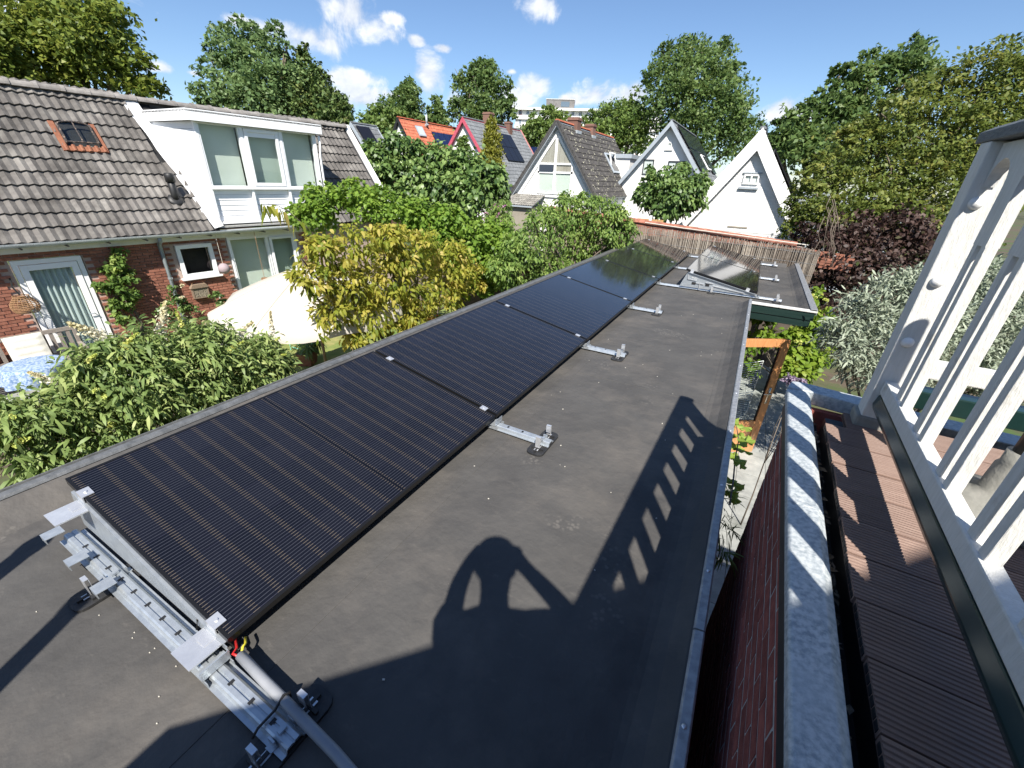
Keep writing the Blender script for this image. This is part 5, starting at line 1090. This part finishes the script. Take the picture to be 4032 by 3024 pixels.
# ------------------------------------------------------------------ vegetation
def unit(a): return a/np.maximum(np.linalg.norm(a, axis=1, keepdims=True), 1e-9)
def leaves(blobs, n, L, Wd, seed, kind='diamond', clump=.30, per=22, droop=.25, inner=.25, flat=.7, up=.7, shell=(.74, 1.04), lv=.25, spread=1.0):
    """leaf faces in clumps spread through ellipsoid blobs (cx,cy,cz,rx,ry,rz)"""
    g = np.random.default_rng(seed); B = np.array(blobs, float); w = (B[:, 3]*B[:, 4]); w = w/w.sum()
    nin = int(n*inner); nout = n-nin; K = max(4, nout//per)
    bi = g.choice(len(B), K, p=w); d = unit(g.normal(size=(K, 3))); d[:, 2] = np.where(d[:, 2] < -.35, -d[:, 2], d[:, 2])
    fr = g.uniform(shell[0], shell[1], (K, 1)); cc = B[bi, :3]+d*fr*B[bi, 3:]
    ctint = g.uniform(0, 1, K); crad = clump*B[bi, 3]*g.uniform(.6, 1.3, K)
    ci = g.integers(0, K, nout)
    off = g.normal(size=(nout, 3))*np.array([1, 1, flat])*.55; P = cc[ci]+off*crad[ci][:, None]*spread
    out = unit(d[ci]*.9+off*.7)
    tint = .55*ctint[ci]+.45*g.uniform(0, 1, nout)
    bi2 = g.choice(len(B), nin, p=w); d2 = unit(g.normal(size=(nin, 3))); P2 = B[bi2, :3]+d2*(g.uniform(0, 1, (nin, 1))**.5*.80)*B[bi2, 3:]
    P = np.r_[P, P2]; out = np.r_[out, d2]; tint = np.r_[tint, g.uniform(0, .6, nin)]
    N = len(P); a = unit(out*.7+g.normal(size=(N, 3))*.65+np.array([0, 0, -droop])); nh = unit(out*.45+g.normal(size=(N, 3))*.55+np.array([0, 0, up]))
    s = unit(np.cross(a, nh)); nn = np.cross(s, a); Ls = L*g.uniform(1-lv*1.4, 1+lv, (N, 1)); Ws = Wd*Ls/L
    if kind == 'diamond':
        V = np.stack([P-a*Ls*.5, P+s*Ws*.5+nn*Ws*.14-a*Ls*.06, P+a*Ls*.5-nn*Ls*.08, P-s*Ws*.5+nn*Ws*.14-a*Ls*.06], 1).reshape(-1, 3)
        k = np.arange(N)*4; F = np.c_[k, k+1, k+2, k+3]; T = np.repeat(tint, 4); return V, [F], T
    dz = np.array([0, 0, -1.0])
    p0 = P; p1 = P+a*Ls*.30+nn*Ls*.03; p2 = P+a*Ls*.68+dz*Ls*droop*.18; p3 = P+a*Ls+dz*Ls*droop*.55
    V = np.stack([p0, p1+s*Ws*.42+nn*Ws*.12, p1-s*Ws*.42+nn*Ws*.12, p2+s*Ws*.40+nn*Ws*.12, p2-s*Ws*.40+nn*Ws*.12, p3], 1).reshape(-1, 3)
    k = np.arange(N)*6; return V, [np.c_[k, k+1, k+2], np.c_[k+1, k+3, k+4, k+2], np.c_[k+3, k+5, k+4]], np.repeat(tint, 6)
def leafobj(name, data, mat, parent):
    V, Fl, T = data; off = np.array(wloc(parent)) if parent is not None else 0
    me = bpy.data.meshes.new(name); V = V-off; me.vertices.add(len(V)); me.vertices.foreach_set('co', V.ravel())
    lt = np.concatenate([np.full(len(f), f.shape[1]) for f in Fl]); li = np.concatenate([f.ravel() for f in Fl])
    me.loops.add(len(li)); me.loops.foreach_set('vertex_index', li.astype(np.int32)); me.polygons.add(len(lt))
    ls = np.r_[0, np.cumsum(lt)[:-1]]; me.polygons.foreach_set('loop_start', ls.astype(np.int32)); me.polygons.foreach_set('loop_total', lt.astype(np.int32))
    at = me.attributes.new('tint', 'FLOAT', 'POINT'); at.data.foreach_set('value', T.astype(np.float32)); me.update(); me.validate()
    return link(name, me, mat, parent)
def tX(u, v, x): d = ray(u, v); return (x-CAM[0])/d[0]
def tY(u, v, y): d = ray(u, v); return (y-CAM[1])/d[1]
def bl(lst, t=None, x=None, y=None, jit=.35, seed=0, deep=1.0):
    g = np.random.default_rng(seed); o = []
    for q in lst:
        u, v, r = q[:3]; tt = q[3] if len(q) > 3 else (t if t else (tX(u, v, x) if x is not None else tY(u, v, y)))
        R = r*S22*tt/F4; c = PD(u, v, tt); c = c+_fw*np.array([1, 1, 0])*g.uniform(-jit, jit)*R; o.append((c[0], c[1], c[2], R, R*deep, R))
    return o
M_bark = pm('grey_brown_bark', (.11, .085, .065), (.17, .14, .11), 9, .95, .6, 30, stretch=(4, 4, .7)); M_barkpale = pm('pale_birch_bark', (.42, .40, .36), (.25, .23, .2), 8, .9, stretch=(2, 2, 4))
def plant(name, label, cat, blobs, leafdata, mat, base=None, trunk_r=.12, bark=None, group=None, crown='crown', limbs=6, seed=1):
    B = np.array(blobs); g = np.random.default_rng(seed)
    if base is None:
        k = B[:, :2].mean(0); base = (k[0], k[1], G)
    t = thing(name, label, cat, tuple(base), group)
    leafobj(crown, leafdata, mat, t)
    c = B[:, :3].mean(0); lo = B[:, 2].min(); sp = np.array([base[0]*.6+c[0]*.4, base[1]*.6+c[1]*.4, max(base[2]+.3*(c[2]-base[2]), min(lo, c[2])*.5+base[2]*.5)])
    m = MB(); mid = (np.array(base)+sp)/2+g.normal(size=3)*.04*np.array([1, 1, 0]); m.tube([tuple(base), tuple(mid), tuple(sp), tuple(sp+(c-sp)*.6)], [trunk_r, trunk_r*.8, trunk_r*.7, trunk_r*.4], 8)
    for i in g.choice(len(B), min(limbs, len(B)), replace=False):
        q = B[i, :3]; mm = sp+(q-sp)*.5+g.normal(size=3)*.06*np.linalg.norm(q-sp); m.tube([tuple(sp), tuple(mm), tuple(q)], [trunk_r*.5, trunk_r*.3, trunk_r*.12], 6)
        for _ in range(2):
            e = q+g.normal(size=3)*B[i, 3]*.45; m.tube([tuple(mm+(q-mm)*.3), tuple((q+e)/2), tuple(e)], [trunk_r*.2, trunk_r*.12, trunk_r*.05], 5)
    m.obj('trunk', bark or M_bark, t, True); return t
LM = leafmat
Lf_maple = LM('maple_leaf', [(0, (0.066, 0.112, 0.022)), (.5, (0.158, 0.215, 0.037)), (1, (0.280, 0.308, 0.059))])
Lf_ash = LM('ash_leaf', [(0, (0.087, 0.156, 0.058)), (.6, (0.166, 0.254, 0.096)), (1, (0.254, 0.342, 0.137))])
Lf_dark = LM('dark_conifer', [(0, (0.046, 0.095, 0.029)), (.7, (0.116, 0.168, 0.046)), (1, (0.189, 0.200, 0.059))], .2)
Lf_mid = LM('mid_green_leaf', [(0, (0.081, 0.146, 0.036)), (.6, (0.161, 0.242, 0.060)), (1, (0.253, 0.332, 0.092))])
Lf_alder = LM('alder_leaf', [(0, (0.060, 0.116, 0.036)), (.6, (0.125, 0.197, 0.056)), (1, (0.213, 0.282, 0.092))])
Lf_beech = LM('beech_leaf', [(0, (.070, .110, .024)), (.5, (.150, .195, .042)), (.9, (.270, .285, .072)), (1, (.38, .30, .09))], .42)
Lf_purple = LM('purple_leaf', [(0, (.024, .015, .013)), (.45, (.062, .036, .030)), (.78, (.125, .080, .066)), (.86, (.060, .080, .022)), (1, (.140, .165, .045))], .3)
Lf_silver = LM('silver_leaf', [(0, (0.150, 0.188, 0.131)), (.5, (0.275, 0.319, 0.231)), (1, (0.475, 0.512, 0.400))], .2, .6)
Lf_hyd = LM('lime_leaf', [(0, (.100, .190, .020)), (.6, (.200, .300, .035)), (1, (.330, .390, .070))], .45)
Lf_fig = LM('dark_glossy_leaf', [(0, (0.053, 0.105, 0.031)), (.5, (0.122, 0.202, 0.053)), (1, (0.262, 0.358, 0.114))], .3, .42, .5)
Lf_vine = LM('vine_leaf', [(0, (0.082, 0.162, 0.022)), (.5, (0.176, 0.292, 0.040)), (1, (0.306, 0.420, 0.075))], .45)
Lf_phil = LM('mock_orange_leaf', [(0, (0.083, 0.160, 0.036)), (.6, (0.194, 0.295, 0.067)), (1, (0.336, 0.411, 0.119))], .4)
Lf_yellow = LM('yellowing_leaf', [(0, (.135, .205, .028)), (.35, (.300, .335, .045)), (.75, (.500, .450, .085)), (.96, (.640, .520, .190)), (1, (.55, .16, .05))], .55)
Lf_bud = LM('buddleja_leaf', [(0, (0.107, 0.174, 0.053)), (.6, (0.233, 0.316, 0.098)), (1, (0.421, 0.473, 0.181))], .35)
Lf_cyp = LM('golden_cypress', [(0, (0.096, 0.120, 0.014)), (1, (0.276, 0.264, 0.036))], .2)
Lf_flower = LM('cream_blossom', [(0, (.62, .56, .32)), (.6, (.75, .72, .58)), (1, (.85, .82, .74))], .3)
Lf_pink = LM('pink_blossom', [(0, (.45, .16, .36)), (1, (.70, .36, .58))], .3)
Lf_lime = LM('lime_blossom', [(0, (.45, .52, .12)), (1, (.65, .66, .22))], .3)
Lf_lilac = LM('faded_lilac', [(0, (.20, .15, .24)), (1, (.38, .30, .38))], .3)
# --- far trees: (label, material, depth, blobs, leaves, leaf length, trunk radius, sparse shell)
FT = [
 ('big olive green maple tree behind the left roof, top left corner', Lf_maple, 30, [(190, 55, 75), (120, 90, 80), (230, 105, 80), (80, 150, 80), (160, 160, 80), (262, 165, 58), (296, 200, 32), (60, 75, 42), (130, 25, 40), (230, 35, 35), (30, 190, 50)], 15000, .42, .5, .34),
 ('edge of a second maple tree cut off by the left border', Lf_maple, 26, [(-10, 115, 42), (-30, 170, 60), (2, 60, 16)], 4000, .40, .4, .34),
 ('tall feathery ash tree behind the white dormer', Lf_ash, 33, [(540, 82, 34), (500, 120, 42), (580, 120, 42), (466, 160, 32), (530, 170, 60), (600, 185, 55), (470, 215, 38), (435, 215, 20), (560, 225, 60), (480, 70, 20), (595, 70, 20), (525, 50, 14), (450, 115, 14), (620, 100, 14), (520, 240, 55)], 9500, .36, .35, .30),
 ('dark twin topped cypress tree behind the dormer roof', Lf_dark, 35, [(662, 102, 9), (660, 125, 17), (665, 155, 28), (672, 190, 38), (640, 112, 8), (636, 140, 18), (632, 175, 32), (690, 225, 40), (655, 225, 55), (610, 245, 45), (668, 250, 55)], 10500, .32, .4, .25),
 ('dark rounded conifer right of the twin cypress above the barge board', Lf_dark, 32, [(725, 225, 28), (742, 250, 24), (720, 265, 38), (755, 275, 20), (700, 280, 30)], 5000, .30, .3, .25),
 ('round grey green tree left of the red roof', Lf_mid, 50, [(826, 252, 32), (800, 275, 28), (850, 268, 32), (825, 300, 40), (795, 300, 25)], 6000, .42, .4, .25),
 ('tall slim tree behind the red tiled roof', Lf_alder, 56, [(882, 190, 20), (884, 215, 30), (870, 245, 34), (895, 255, 34), (880, 280, 36)], 5200, .45, .35, .3),
 ('small tree between the red roof and the crimson gable', Lf_alder, 56, [(942, 222, 14), (944, 248, 22), (930, 275, 22), (955, 275, 22)], 2600, .45, .25, .3),
 ('broad airy tree behind the crimson trimmed house', Lf_alder, 52, [(1042, 165, 30), (1002, 185, 26), (1080, 195, 26), (1040, 215, 52), (998, 250, 34), (1090, 245, 28), (1045, 265, 46), (1064, 148, 14), (1020, 160, 16), (980, 225, 16), (1105, 215, 12)], 8500, .44, .45, .3),
 ('bushy tree in front of the white apartment block', Lf_mid, 47, [(1188, 252, 22), (1150, 285, 28), (1198, 285, 34), (1170, 312, 34), (1130, 310, 24), (1215, 255, 14)], 5200, .40, .3, .3),
 ('round tree right of the lichen spotted roof', Lf_mid, 49, [(1285, 272, 28), (1325, 258, 32), (1362, 232, 18), (1375, 258, 28), (1310, 300, 44), (1362, 296, 44), (1366, 212, 10), (1265, 290, 24)], 7500, .40, .35, .3),
 ('huge dark green tree behind the white gables', Lf_alder, 46, [(1490, 115, 32), (1448, 145, 42), (1542, 135, 40), (1415, 185, 36), (1490, 185, 66), (1566, 185, 40), (1450, 245, 66), (1530, 245, 66), (1590, 250, 44), (1612, 290, 38), (1402, 240, 30), (1480, 305, 66), (1580, 315, 50), (1560, 100, 16), (1430, 108, 16), (1478, 92, 12), (1590, 150, 16), (1398, 175, 14)], 19000, .40, .6, .3),
 ('dark maple tree standing behind the yellowish beech on the right', Lf_alder, 23, [(1968, 112, 26), (1905, 135, 36), (1812, 160, 18), (1850, 195, 46), (1782, 210, 26), (1744, 245, 26), (1800, 262, 46), (1700, 275, 34), (1735, 300, 44), (1855, 268, 55), (1940, 180, 55), (1680, 318, 30), (1820, 145, 10), (1985, 100, 10), (1700, 330, 50), (1770, 330, 50)], 10000, .30, .3, .3),
]
for i, (lab, mt, t, b, n, L, tr, cl) in enumerate(FT):
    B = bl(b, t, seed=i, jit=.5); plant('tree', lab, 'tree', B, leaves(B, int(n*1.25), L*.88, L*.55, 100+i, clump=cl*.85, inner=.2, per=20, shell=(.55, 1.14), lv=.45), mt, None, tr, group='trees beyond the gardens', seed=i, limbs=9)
# --- cypress column, ivy, plum, woodland
cy = [(1062, 255, 4), (1062, 268, 7), (1062, 284, 10), (1062, 302, 12), (1062, 322, 14), (1062, 342, 15), (1061, 360, 16), (1060, 378, 16)]
B = bl([(u, v, r*1.45) for u, v, r in cy], 27, jit=.1); plant('cypress', 'slim golden green column cypress before the crimson trimmed house', 'tree', B, leaves(B, 7500, .17, .08, 140, droop=-.9, clump=.35, shell=(.8, 1.02)), Lf_cyp, None, .12, limbs=2)
B = bl([(1000, 310, 11), (1003, 326, 13), (997, 342, 14), (1005, 300, 6)], 29); plant('ivy', 'green ivy covering the middle of the crimson trimmed gable', 'climber', B, leaves(B, 1500, .2, .17, 141), Lf_mid, None, .05, limbs=2)
B = bl([(1450, 388, 26), (1412, 405, 26), (1490, 405, 28), (1450, 425, 38), (1498, 432, 26), (1402, 436, 24), (1440, 452, 28), (1385, 425, 12), (1518, 405, 12), (1478, 450, 24), (1405, 370, 10), (1470, 368, 14)], 15); plant('plum_tree', 'small round leafy tree between the dark roof and the white brick gable', 'tree', B, leaves(B, 5200, .17, .11, 142, kind='lance', clump=.34, droop=.5), Lf_fig, None, .09)
g = np.random.default_rng(9); wb = []
for u in range(-300, 2600, 42):
    wb += [(u, 322+.06*(u-1100)*.6+g.uniform(-16, 10), 36+g.uniform(-6, 10), 78+g.uniform(-8, 14))]
B = bl(wb, jit=.6, seed=4); o = leafobj('woodland', leaves(B, 24000, .75, .5, 150, clump=.3), Lf_mid, None); o['kind'] = 'stuff'; tag(o, 'distant band of woodland closing off the horizon', 'woodland')
PF = thing('picket_fence', 'white posts and orange wooden panels behind the brick garden wall', 'fence', (-3, 13.2, G))
M_orangewood = pm('orange_wood', (.42, .24, .09), (.50, .30, .13), 6, .7, stretch=(8, 8, 1))
for i in range(9):
    x = -4.9+i*.42; MB().box(x-.035, x+.035, 13.1, 13.17, G, .72).obj('post', M_white, PF)
    for j in range(4): MB().box(x+.05+j*.082, x+.125+j*.082, 13.12, 13.15, G+.4, .62).obj('board', M_orangewood if i not in (0, 4) else M_white, PF)
# --- garden plants
dk = [(822, 338, 42), (872, 330, 46), (930, 338, 40), (998, 356, 46), (1052, 378, 40), (850, 385, 52), (930, 398, 58), (1008, 415, 58), (1066, 412, 38), (900, 440, 50), (980, 455, 46), (800, 325, 24), (868, 302, 14), (790, 360, 20), (1085, 395, 20), (960, 312, 12), (1030, 345, 16), (900, 310, 16)]
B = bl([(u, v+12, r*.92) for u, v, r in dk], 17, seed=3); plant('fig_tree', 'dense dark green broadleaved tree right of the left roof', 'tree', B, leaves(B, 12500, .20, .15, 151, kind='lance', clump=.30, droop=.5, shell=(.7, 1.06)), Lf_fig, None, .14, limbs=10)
vn = [(700, 445, 40), (760, 432, 40), (822, 458, 46), (892, 478, 46), (962, 498, 46), (1032, 520, 46), (680, 475, 38), (1082, 545, 38), (940, 545, 42), (1012, 580, 42), (762, 408, 14), (1062, 600, 30), (650, 470, 24), (1000, 625, 28), (1050, 630, 20), (735, 412, 12), (1090, 505, 24), (980, 470, 20)]
B = bl(vn, 9.3, seed=5, jit=.3); plant('grape_vine', 'bright green grape vine spreading over the pergola behind the yellow tree', 'vine', B, leaves(B, 13500, .092, .085, 152, clump=.33, droop=.35, kind='lance', up=.9), Lf_vine, None, .06, limbs=10)
ph_ = [(1240, 468, 42), (1302, 485, 48), (1182, 498, 48), (1132, 540, 46), (1240, 538, 56), (1322, 528, 40), (1352, 508, 24), (1092, 585, 38), (1172, 590, 48), (1252, 582, 40), (1106, 622, 28), (1282, 440, 20), (1335, 465, 20), (1222, 425, 12), (1180, 455, 16), (1150, 480, 20), (1308, 570, 26), (1258, 425, 10), (1210, 440, 14), (1358, 490, 14), (1110, 545, 26)]
B = bl([(u, v, r, min(tX(u, v, -3.0), tY(u, v, 10.5))) for u, v, r in ph_], seed=6, jit=.3); plant('mock_orange', 'large bushy green shrub overhanging the left roof edge', 'shrub', B, leaves(B, 17000, .088, .042, 153, kind='lance', clump=.32, droop=.6), Lf_phil, None, .08, limbs=12)
yw_ = [(700, 560, 46), (760, 532, 40), (832, 522, 40), (902, 540, 46), (970, 572, 46), (1018, 600, 30), (684, 610, 38), (752, 620, 56), (832, 620, 56), (902, 632, 56), (980, 640, 40), (722, 685, 40), (802, 690, 50), (880, 692, 46), (772, 732, 24), (852, 498, 20), (842, 562, 46), (690, 540, 24), (650, 560, 14), (1040, 620, 14), (640, 605, 16), (690, 720, 16), (930, 700, 24), (850, 735, 16)]
B = bl(yw_, x=-3.7, seed=7, jit=.3); plant('yellow_tree', 'small tree with yellowing leaves standing before the cream parasol', 'tree', B, leaves(B, 10500, .092, .046, 154, kind='lance', clump=.34, droop=.55, inner=.2), Lf_yellow, (-4.0, 5.4, G), .06, limbs=14)
# one long arching twig of the yellow tree
tw = thing('arching_twig', 'single arching twig with drooping leaves above the parasol before the white dormer', 'twig', tuple(PX(645, 480, -4.2)))
pts = [PX(u, v, -4.2) for u, v in ((690, 520), (645, 475), (620, 455), (600, 444), (578, 440))]; MB().tube([tuple(q) for q in pts], [.008, .006, .005, .004, .003], 5).obj('stem', M_bark, tw)
V, Fq, T = leaves([(q[0], q[1], q[2]-.04, .07, .07, .05) for q in pts[1:]], 26, .12, .045, 171, kind='lance', droop=1.6, clump=.5, per=3); leafobj('foliage', (V, Fq, T), Lf_yellow, tw)
bd_ = [(82, 905, 62), (202, 860, 74), (322, 830, 84), (430, 805, 84), (536, 800, 64), (122, 980, 54), (252, 930, 76), (402, 890, 76), (500, 860, 56), (62, 1015, 40), (332, 755, 44), (422, 745, 44), (566, 770, 40), (186, 790, 36), (600, 790, 26), (30, 960, 40), (310, 700, 18), (480, 720, 26), (250, 770, 36), (20, 900, 30), (150, 900, 50)]
B = bl(bd_, x=-3.15, seed=8, jit=.35); bud = plant('buddleja', 'big buddleja bush with long grey green leaves and cream flower spikes, lower left', 'shrub', B, leaves(B, 21000, .072, .022, 155, kind='lance', clump=.40, droop=.5, inner=.25, lv=.5, shell=(.66, 1.14), up=.5), Lf_bud, None, .05, limbs=14)
def spike(par, A, Bp, r, n, mat, seed, name='flower_spike'):
    g = np.random.default_rng(seed); A = np.array(A); Bp = np.array(Bp); q = g.uniform(0, 1, n)**1.1; ax = Bp-A
    P = A+ax*q[:, None]+np.array([0, 0, -.10])*np.linalg.norm(ax)*(q[:, None]**3)+g.normal(size=(n, 3))*(r*(1-q*.85))[:, None]*.5
    s = .012; a = unit(g.normal(size=(n, 3))); b = unit(np.cross(a, unit(g.normal(size=(n, 3))))); V = np.stack([P-a*s, P+b*s, P+a*s, P-b*s], 1).reshape(-1, 3); k = np.arange(n)*4
    o = leafobj(name, (V, [np.c_[k, k+1, k+2, k+3]], np.repeat(np.clip(1-q+g.uniform(-.2, .2, n), 0, 1), 4)), mat, par); o['kind'] = 'stuff'
for i, (a, b, r) in enumerate((((255, 745), (145, 690), .07), ((345, 755), (352, 640), .075), ((380, 760), (385, 675), .05), ((330, 770), (295, 700), .05), ((587, 720), (583, 668), .03), ((500, 740), (545, 690), .03), ((300, 800), (330, 720), .05), ((150, 870), (40, 890), .03), ((520, 760), (575, 715), .025), ((450, 735), (438, 690), .035), ((120, 830), (60, 800), .03))):
    spike(bud, PX(*a, -3.2), PX(*b, -3.25), r, 420, Lf_flower, 300+i)
g = np.random.default_rng(88)
for i in range(26):
    b = B[g.integers(0, len(B))]; d = g.normal(size=3); d[2] = abs(d[2])*.8+.3; d[0] += .4; d /= np.linalg.norm(d); a = np.array(b[:3])+d*b[3]*.85
    spike(bud, a, a+d*g.uniform(.12, .22), .022, 130, Lf_lime, 700+i)
# climber and rose on the left house
def hpt(u, v, n): return np.array(HM @ HN(u, v, n))
def hb(lst, n): return [(*hpt(u, v, n), r*S22*proj(hpt(u, v, n))[2]/F4, .16, r*S22*proj(hpt(u, v, n))[2]/F4) for u, v, r in lst]
B = hb([(262, 545, 12), (255, 570, 18), (245, 598, 22), (270, 600, 20), (232, 622, 20), (262, 632, 26), (285, 640, 16), (248, 660, 18), (275, 665, 16), (262, 690, 16)], .16); plant('wall_climber', 'leafy climbing plant on the brick wall right of the garden door', 'climber', B, leaves(B, 1700, .10, .075, 160, clump=.4), Lf_phil, tuple(HM @ Vector((3.75, -.15, G))), .025, limbs=6)
B = hb([(372, 625, 12), (380, 650, 16), (395, 660, 14), (410, 670, 14), (470, 640, 10), (362, 680, 20), (400, 700, 20), (480, 655, 8)], .5); rs = plant('rose_bush', 'rose bush with pale flowers around the grey downpipe', 'shrub', B, leaves(B, 1500, .07, .05, 161, clump=.4), Lf_fig, tuple(HM @ Vector((4.5, -.5, G))), .02)
leafobj('rose_blossom', leaves([(b[0], b[1], b[2], b[3], .2, b[5]) for b in B], 90, .05, .05, 162, inner=0, shell=(1, 1.15)), Lf_flower, rs)
# pink buddleja further back
pb = [(1082, 455, 20), (1096, 478, 18), (1070, 485, 18), (1088, 500, 16), (1064, 462, 12)]
B = bl(pb, 13.0); pk = plant('pink_buddleja', 'buddleja with pink flower spikes left of the porch roof', 'shrub', B, leaves(B, 2200, .13, .035, 163, kind='lance', droop=.6), Lf_phil, None, .04)
g = np.random.default_rng(31)
for i in range(14):
    b = B[g.integers(0, len(B))]; d = g.normal(size=3); d[2] = abs(d[2]); d /= np.linalg.norm(d); a = np.array(b[:3])+d*b[3]*.9-np.array([0, .15, 0]); spike(pk, a, a+d*.22, .05, 70, Lf_pink, 400+i)
# beech, purple hazel, silver shrub, hydrangea on the right
be = [(1760, 500, 50), (1840, 500, 60), (1930, 480, 70), (2030, 530, 70), (1700, 500, 26), (2100, 195, 80), (2180, 165, 50), (2002, 235, 70), (1932, 275, 62), (1872, 325, 62), (1802, 372, 54), (1742, 396, 42), (2050, 320, 95), (2150, 300, 95), (1950, 395, 85), (1852, 438, 75), (1762, 465, 54), (2050, 445, 88), (2200, 235, 70), (1716, 436, 28), (1688, 462, 14), (2150, 410, 80), (2150, 150, 24), (1910, 240, 26), (1842, 300, 30), (1765, 355, 24), (2060, 175, 34), (2205, 145, 18), (1722, 480, 24), (1990, 200, 16), (2040, 160, 14)]
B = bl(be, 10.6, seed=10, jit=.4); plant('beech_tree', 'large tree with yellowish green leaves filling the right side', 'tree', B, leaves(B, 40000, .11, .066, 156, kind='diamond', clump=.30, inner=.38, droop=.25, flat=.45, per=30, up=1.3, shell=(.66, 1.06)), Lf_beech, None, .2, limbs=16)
pu = [(1770, 680, 30), (1745, 600, 24), (1800, 700, 34), (1860, 680, 44), (1800, 560, 62), (1880, 545, 62), (1850, 618, 72), (1950, 560, 72), (1775, 612, 44), (1930, 635, 62), (2020, 570, 60), (1758, 540, 36), (1740, 510, 26), (1830, 500, 44), (1920, 500, 50), (1790, 660, 30), (2000, 640, 50), (1735, 560, 18)]
B = bl(pu, 10.0, seed=11, jit=.3); plant('purple_hazel', 'dark purple leaved bush below the yellowish tree beside the carport', 'shrub', B, leaves(B, 13000, .105, .075, 157, clump=.32, droop=.7), Lf_purple, None, .08, limbs=12)
# bare twigs in front of the purple bush
bt = thing('bare_twigs', 'tangle of bare brown twigs hanging in front of the purple bush', 'twigs', tuple(PD(1780, 520, 9.0))); g = np.random.default_rng(77); m = MB()
for i in range(9):
    u, v = 1790+g.uniform(-12, 12), 415+g.uniform(0, 60); pts = [PD(u, v, 9.1)]
    for k in range(5): u += g.uniform(-14, 10); v += g.uniform(14, 34); pts.append(PD(u, v, 9.1+g.uniform(-.15, .15)))
    m.tube([tuple(q) for q in pts], [.009, .008, .007, .006, .004, .002], 5)
m.obj('twig', M_bark, bt, True)
sv = [(1852, 700, 60), (1902, 660, 54), (1962, 625, 46), (1830, 755, 54), (1902, 755, 76), (1982, 712, 76), (2062, 680, 76), (2132, 720, 80), (1806, 722, 30), (2002, 625, 36), (2100, 610, 56), (2182, 640, 60), (2050, 785, 66), (2172, 800, 86), (1960, 800, 60), (1870, 810, 50), (2212, 720, 60), (1920, 830, 40), (2100, 850, 60)]
B = bl(sv, 4.9, seed=12, jit=.25); plant('silver_willow', 'silvery leaved bush behind the white railing', 'shrub', B, leaves(B, 24000, .078, .019, 158, kind='lance', clump=.34, droop=.2, lv=.35, flat=.8), Lf_silver, None, .05, limbs=12)
hd_ = [(1745, 735, 26), (1765, 775, 28), (1715, 770, 26), (1748, 700, 22), (1700, 800, 24), (1740, 812, 26), (1690, 740, 14), (1772, 720, 18), (1700, 720, 18), (1640, 740, 26), (1625, 800, 22), (1655, 690, 18), (1720, 660, 14), (1600, 760, 20), (1765, 640, 14), (1780, 690, 20)]
B = bl(hd_, 8.6, seed=13, jit=.2); hy3 = plant('hydrangea', 'lime green hydrangea bush beside the open timber door', 'shrub', B, leaves(B, 2600, .125, .085, 159, clump=.45, droop=.3, kind='lance', up=1.2), Lf_hyd, None, .03, limbs=10)
for i, (u, v) in enumerate(((1778, 650), (1722, 742), (1765, 640), (1700, 700))):
    c = PD(u, v, 8.2); leafobj('flower_head', leaves([(*c, .09, .09, .06)], 90, .05, .045, 500+i, clump=.2, inner=0), Lf_lime, hy3)
B = bl([(1705, 822, 12), (1725, 826, 12), (1715, 836, 10)], 4.6); lv = plant('lavender', 'faded lilac flowers beyond the zinc coping corner', 'flowers', B, leaves(B, 700, .03, .02, 164), Lf_lilac, None, .01, limbs=3)
# planter plant, ferny plants in the gap
B = [(-7.05, 5.15, G+.46, .2, .2, .18), (-6.95, 5.25, G+.5, .15, .15, .16)]; plant('potted_plant', 'leafy plant growing in the terracotta planter', 'plant', B, leaves(B, 260, .2, .035, 165, kind='lance', droop=.8), Lf_fig, (-7.05, 5.15, G+.45), .015, limbs=2)
gb = [PX(1568, v, 1.49) for v in (1080, 1115, 1150)]; B = [(q[0], q[1], q[2]-.05, .05, .10, .07) for q in gb]; plant('fern', 'thin grassy fern in the gap between roof edge and brick wall', 'plant', B, leaves(B, 150, .10, .008, 166, kind='lance', droop=.5), Lf_phil, (1.5, 2.3, G), .006, limbs=2)
# grape leaves at the right roof edge
VL = thing('vine_shoot', 'grape vine shoot with lobed leaves climbing over the right roof edge', 'vine', tuple(PX(1600, 960, 1.52)))
lob = []
for k in range(25):
    a = 2*math.pi*k/25; r = .055*(.62+.30*abs(math.cos(2.5*(a)))+.06*math.cos(12.5*a)); r *= 1 if k else .35
    lob.append((r*math.cos(a), r*math.sin(a), .010*math.cos(5*a)))
vme = MB().add([(0, 0, .008)]+lob, [(0, 1+k, 1+(k+1) % 25) for k in range(25)]).mesh('vine_leaf')
att = vme.attributes.new('tint', 'FLOAT', 'POINT'); att.data.foreach_set('value', np.full(26, .95, np.float32)); vme.materials.append(Lf_vine)
g = np.random.default_rng(21); stem = []
for (u, v, dx, sc_) in ((1578, 912, .0, 1.1), (1594, 918, .03, .95), (1608, 925, .04, .8), (1600, 945, .05, 1), (1612, 955, .06, .8), (1590, 965, .05, .9), (1603, 975, .06, .95), (1584, 985, .04, .8), (1598, 1000, .04, .7), (1580, 1040, .05, .9), (1590, 1052, .07, .8), (1577, 1065, .05, .8), (1586, 1078, .06, .6), (1575, 930, .03, .8)):
    q = PX(u, v, 1.47+dx); o = bpy.data.objects.new('vine_leaf', vme); COL.objects.link(o); o.parent = VL; o.location = Vector(q)-wloc(VL); o.rotation_euler = (g.uniform(-.7, .5), g.uniform(-.2, .9), g.uniform(0, 6)); o.scale = (sc_*1.35,)*3; stem.append(q)
MB().tube([tuple(PX(u, v, 1.49)) for u, v in ((1576, 1090), (1584, 1040), (1588, 990), (1596, 950), (1590, 915))], [.005, .005, .004, .004, .003], 5).obj('stem', M_bark, VL)
print('objects', len(bpy.data.objects), 'tris', sum(len(m.polygons) for m in bpy.data.meshes))
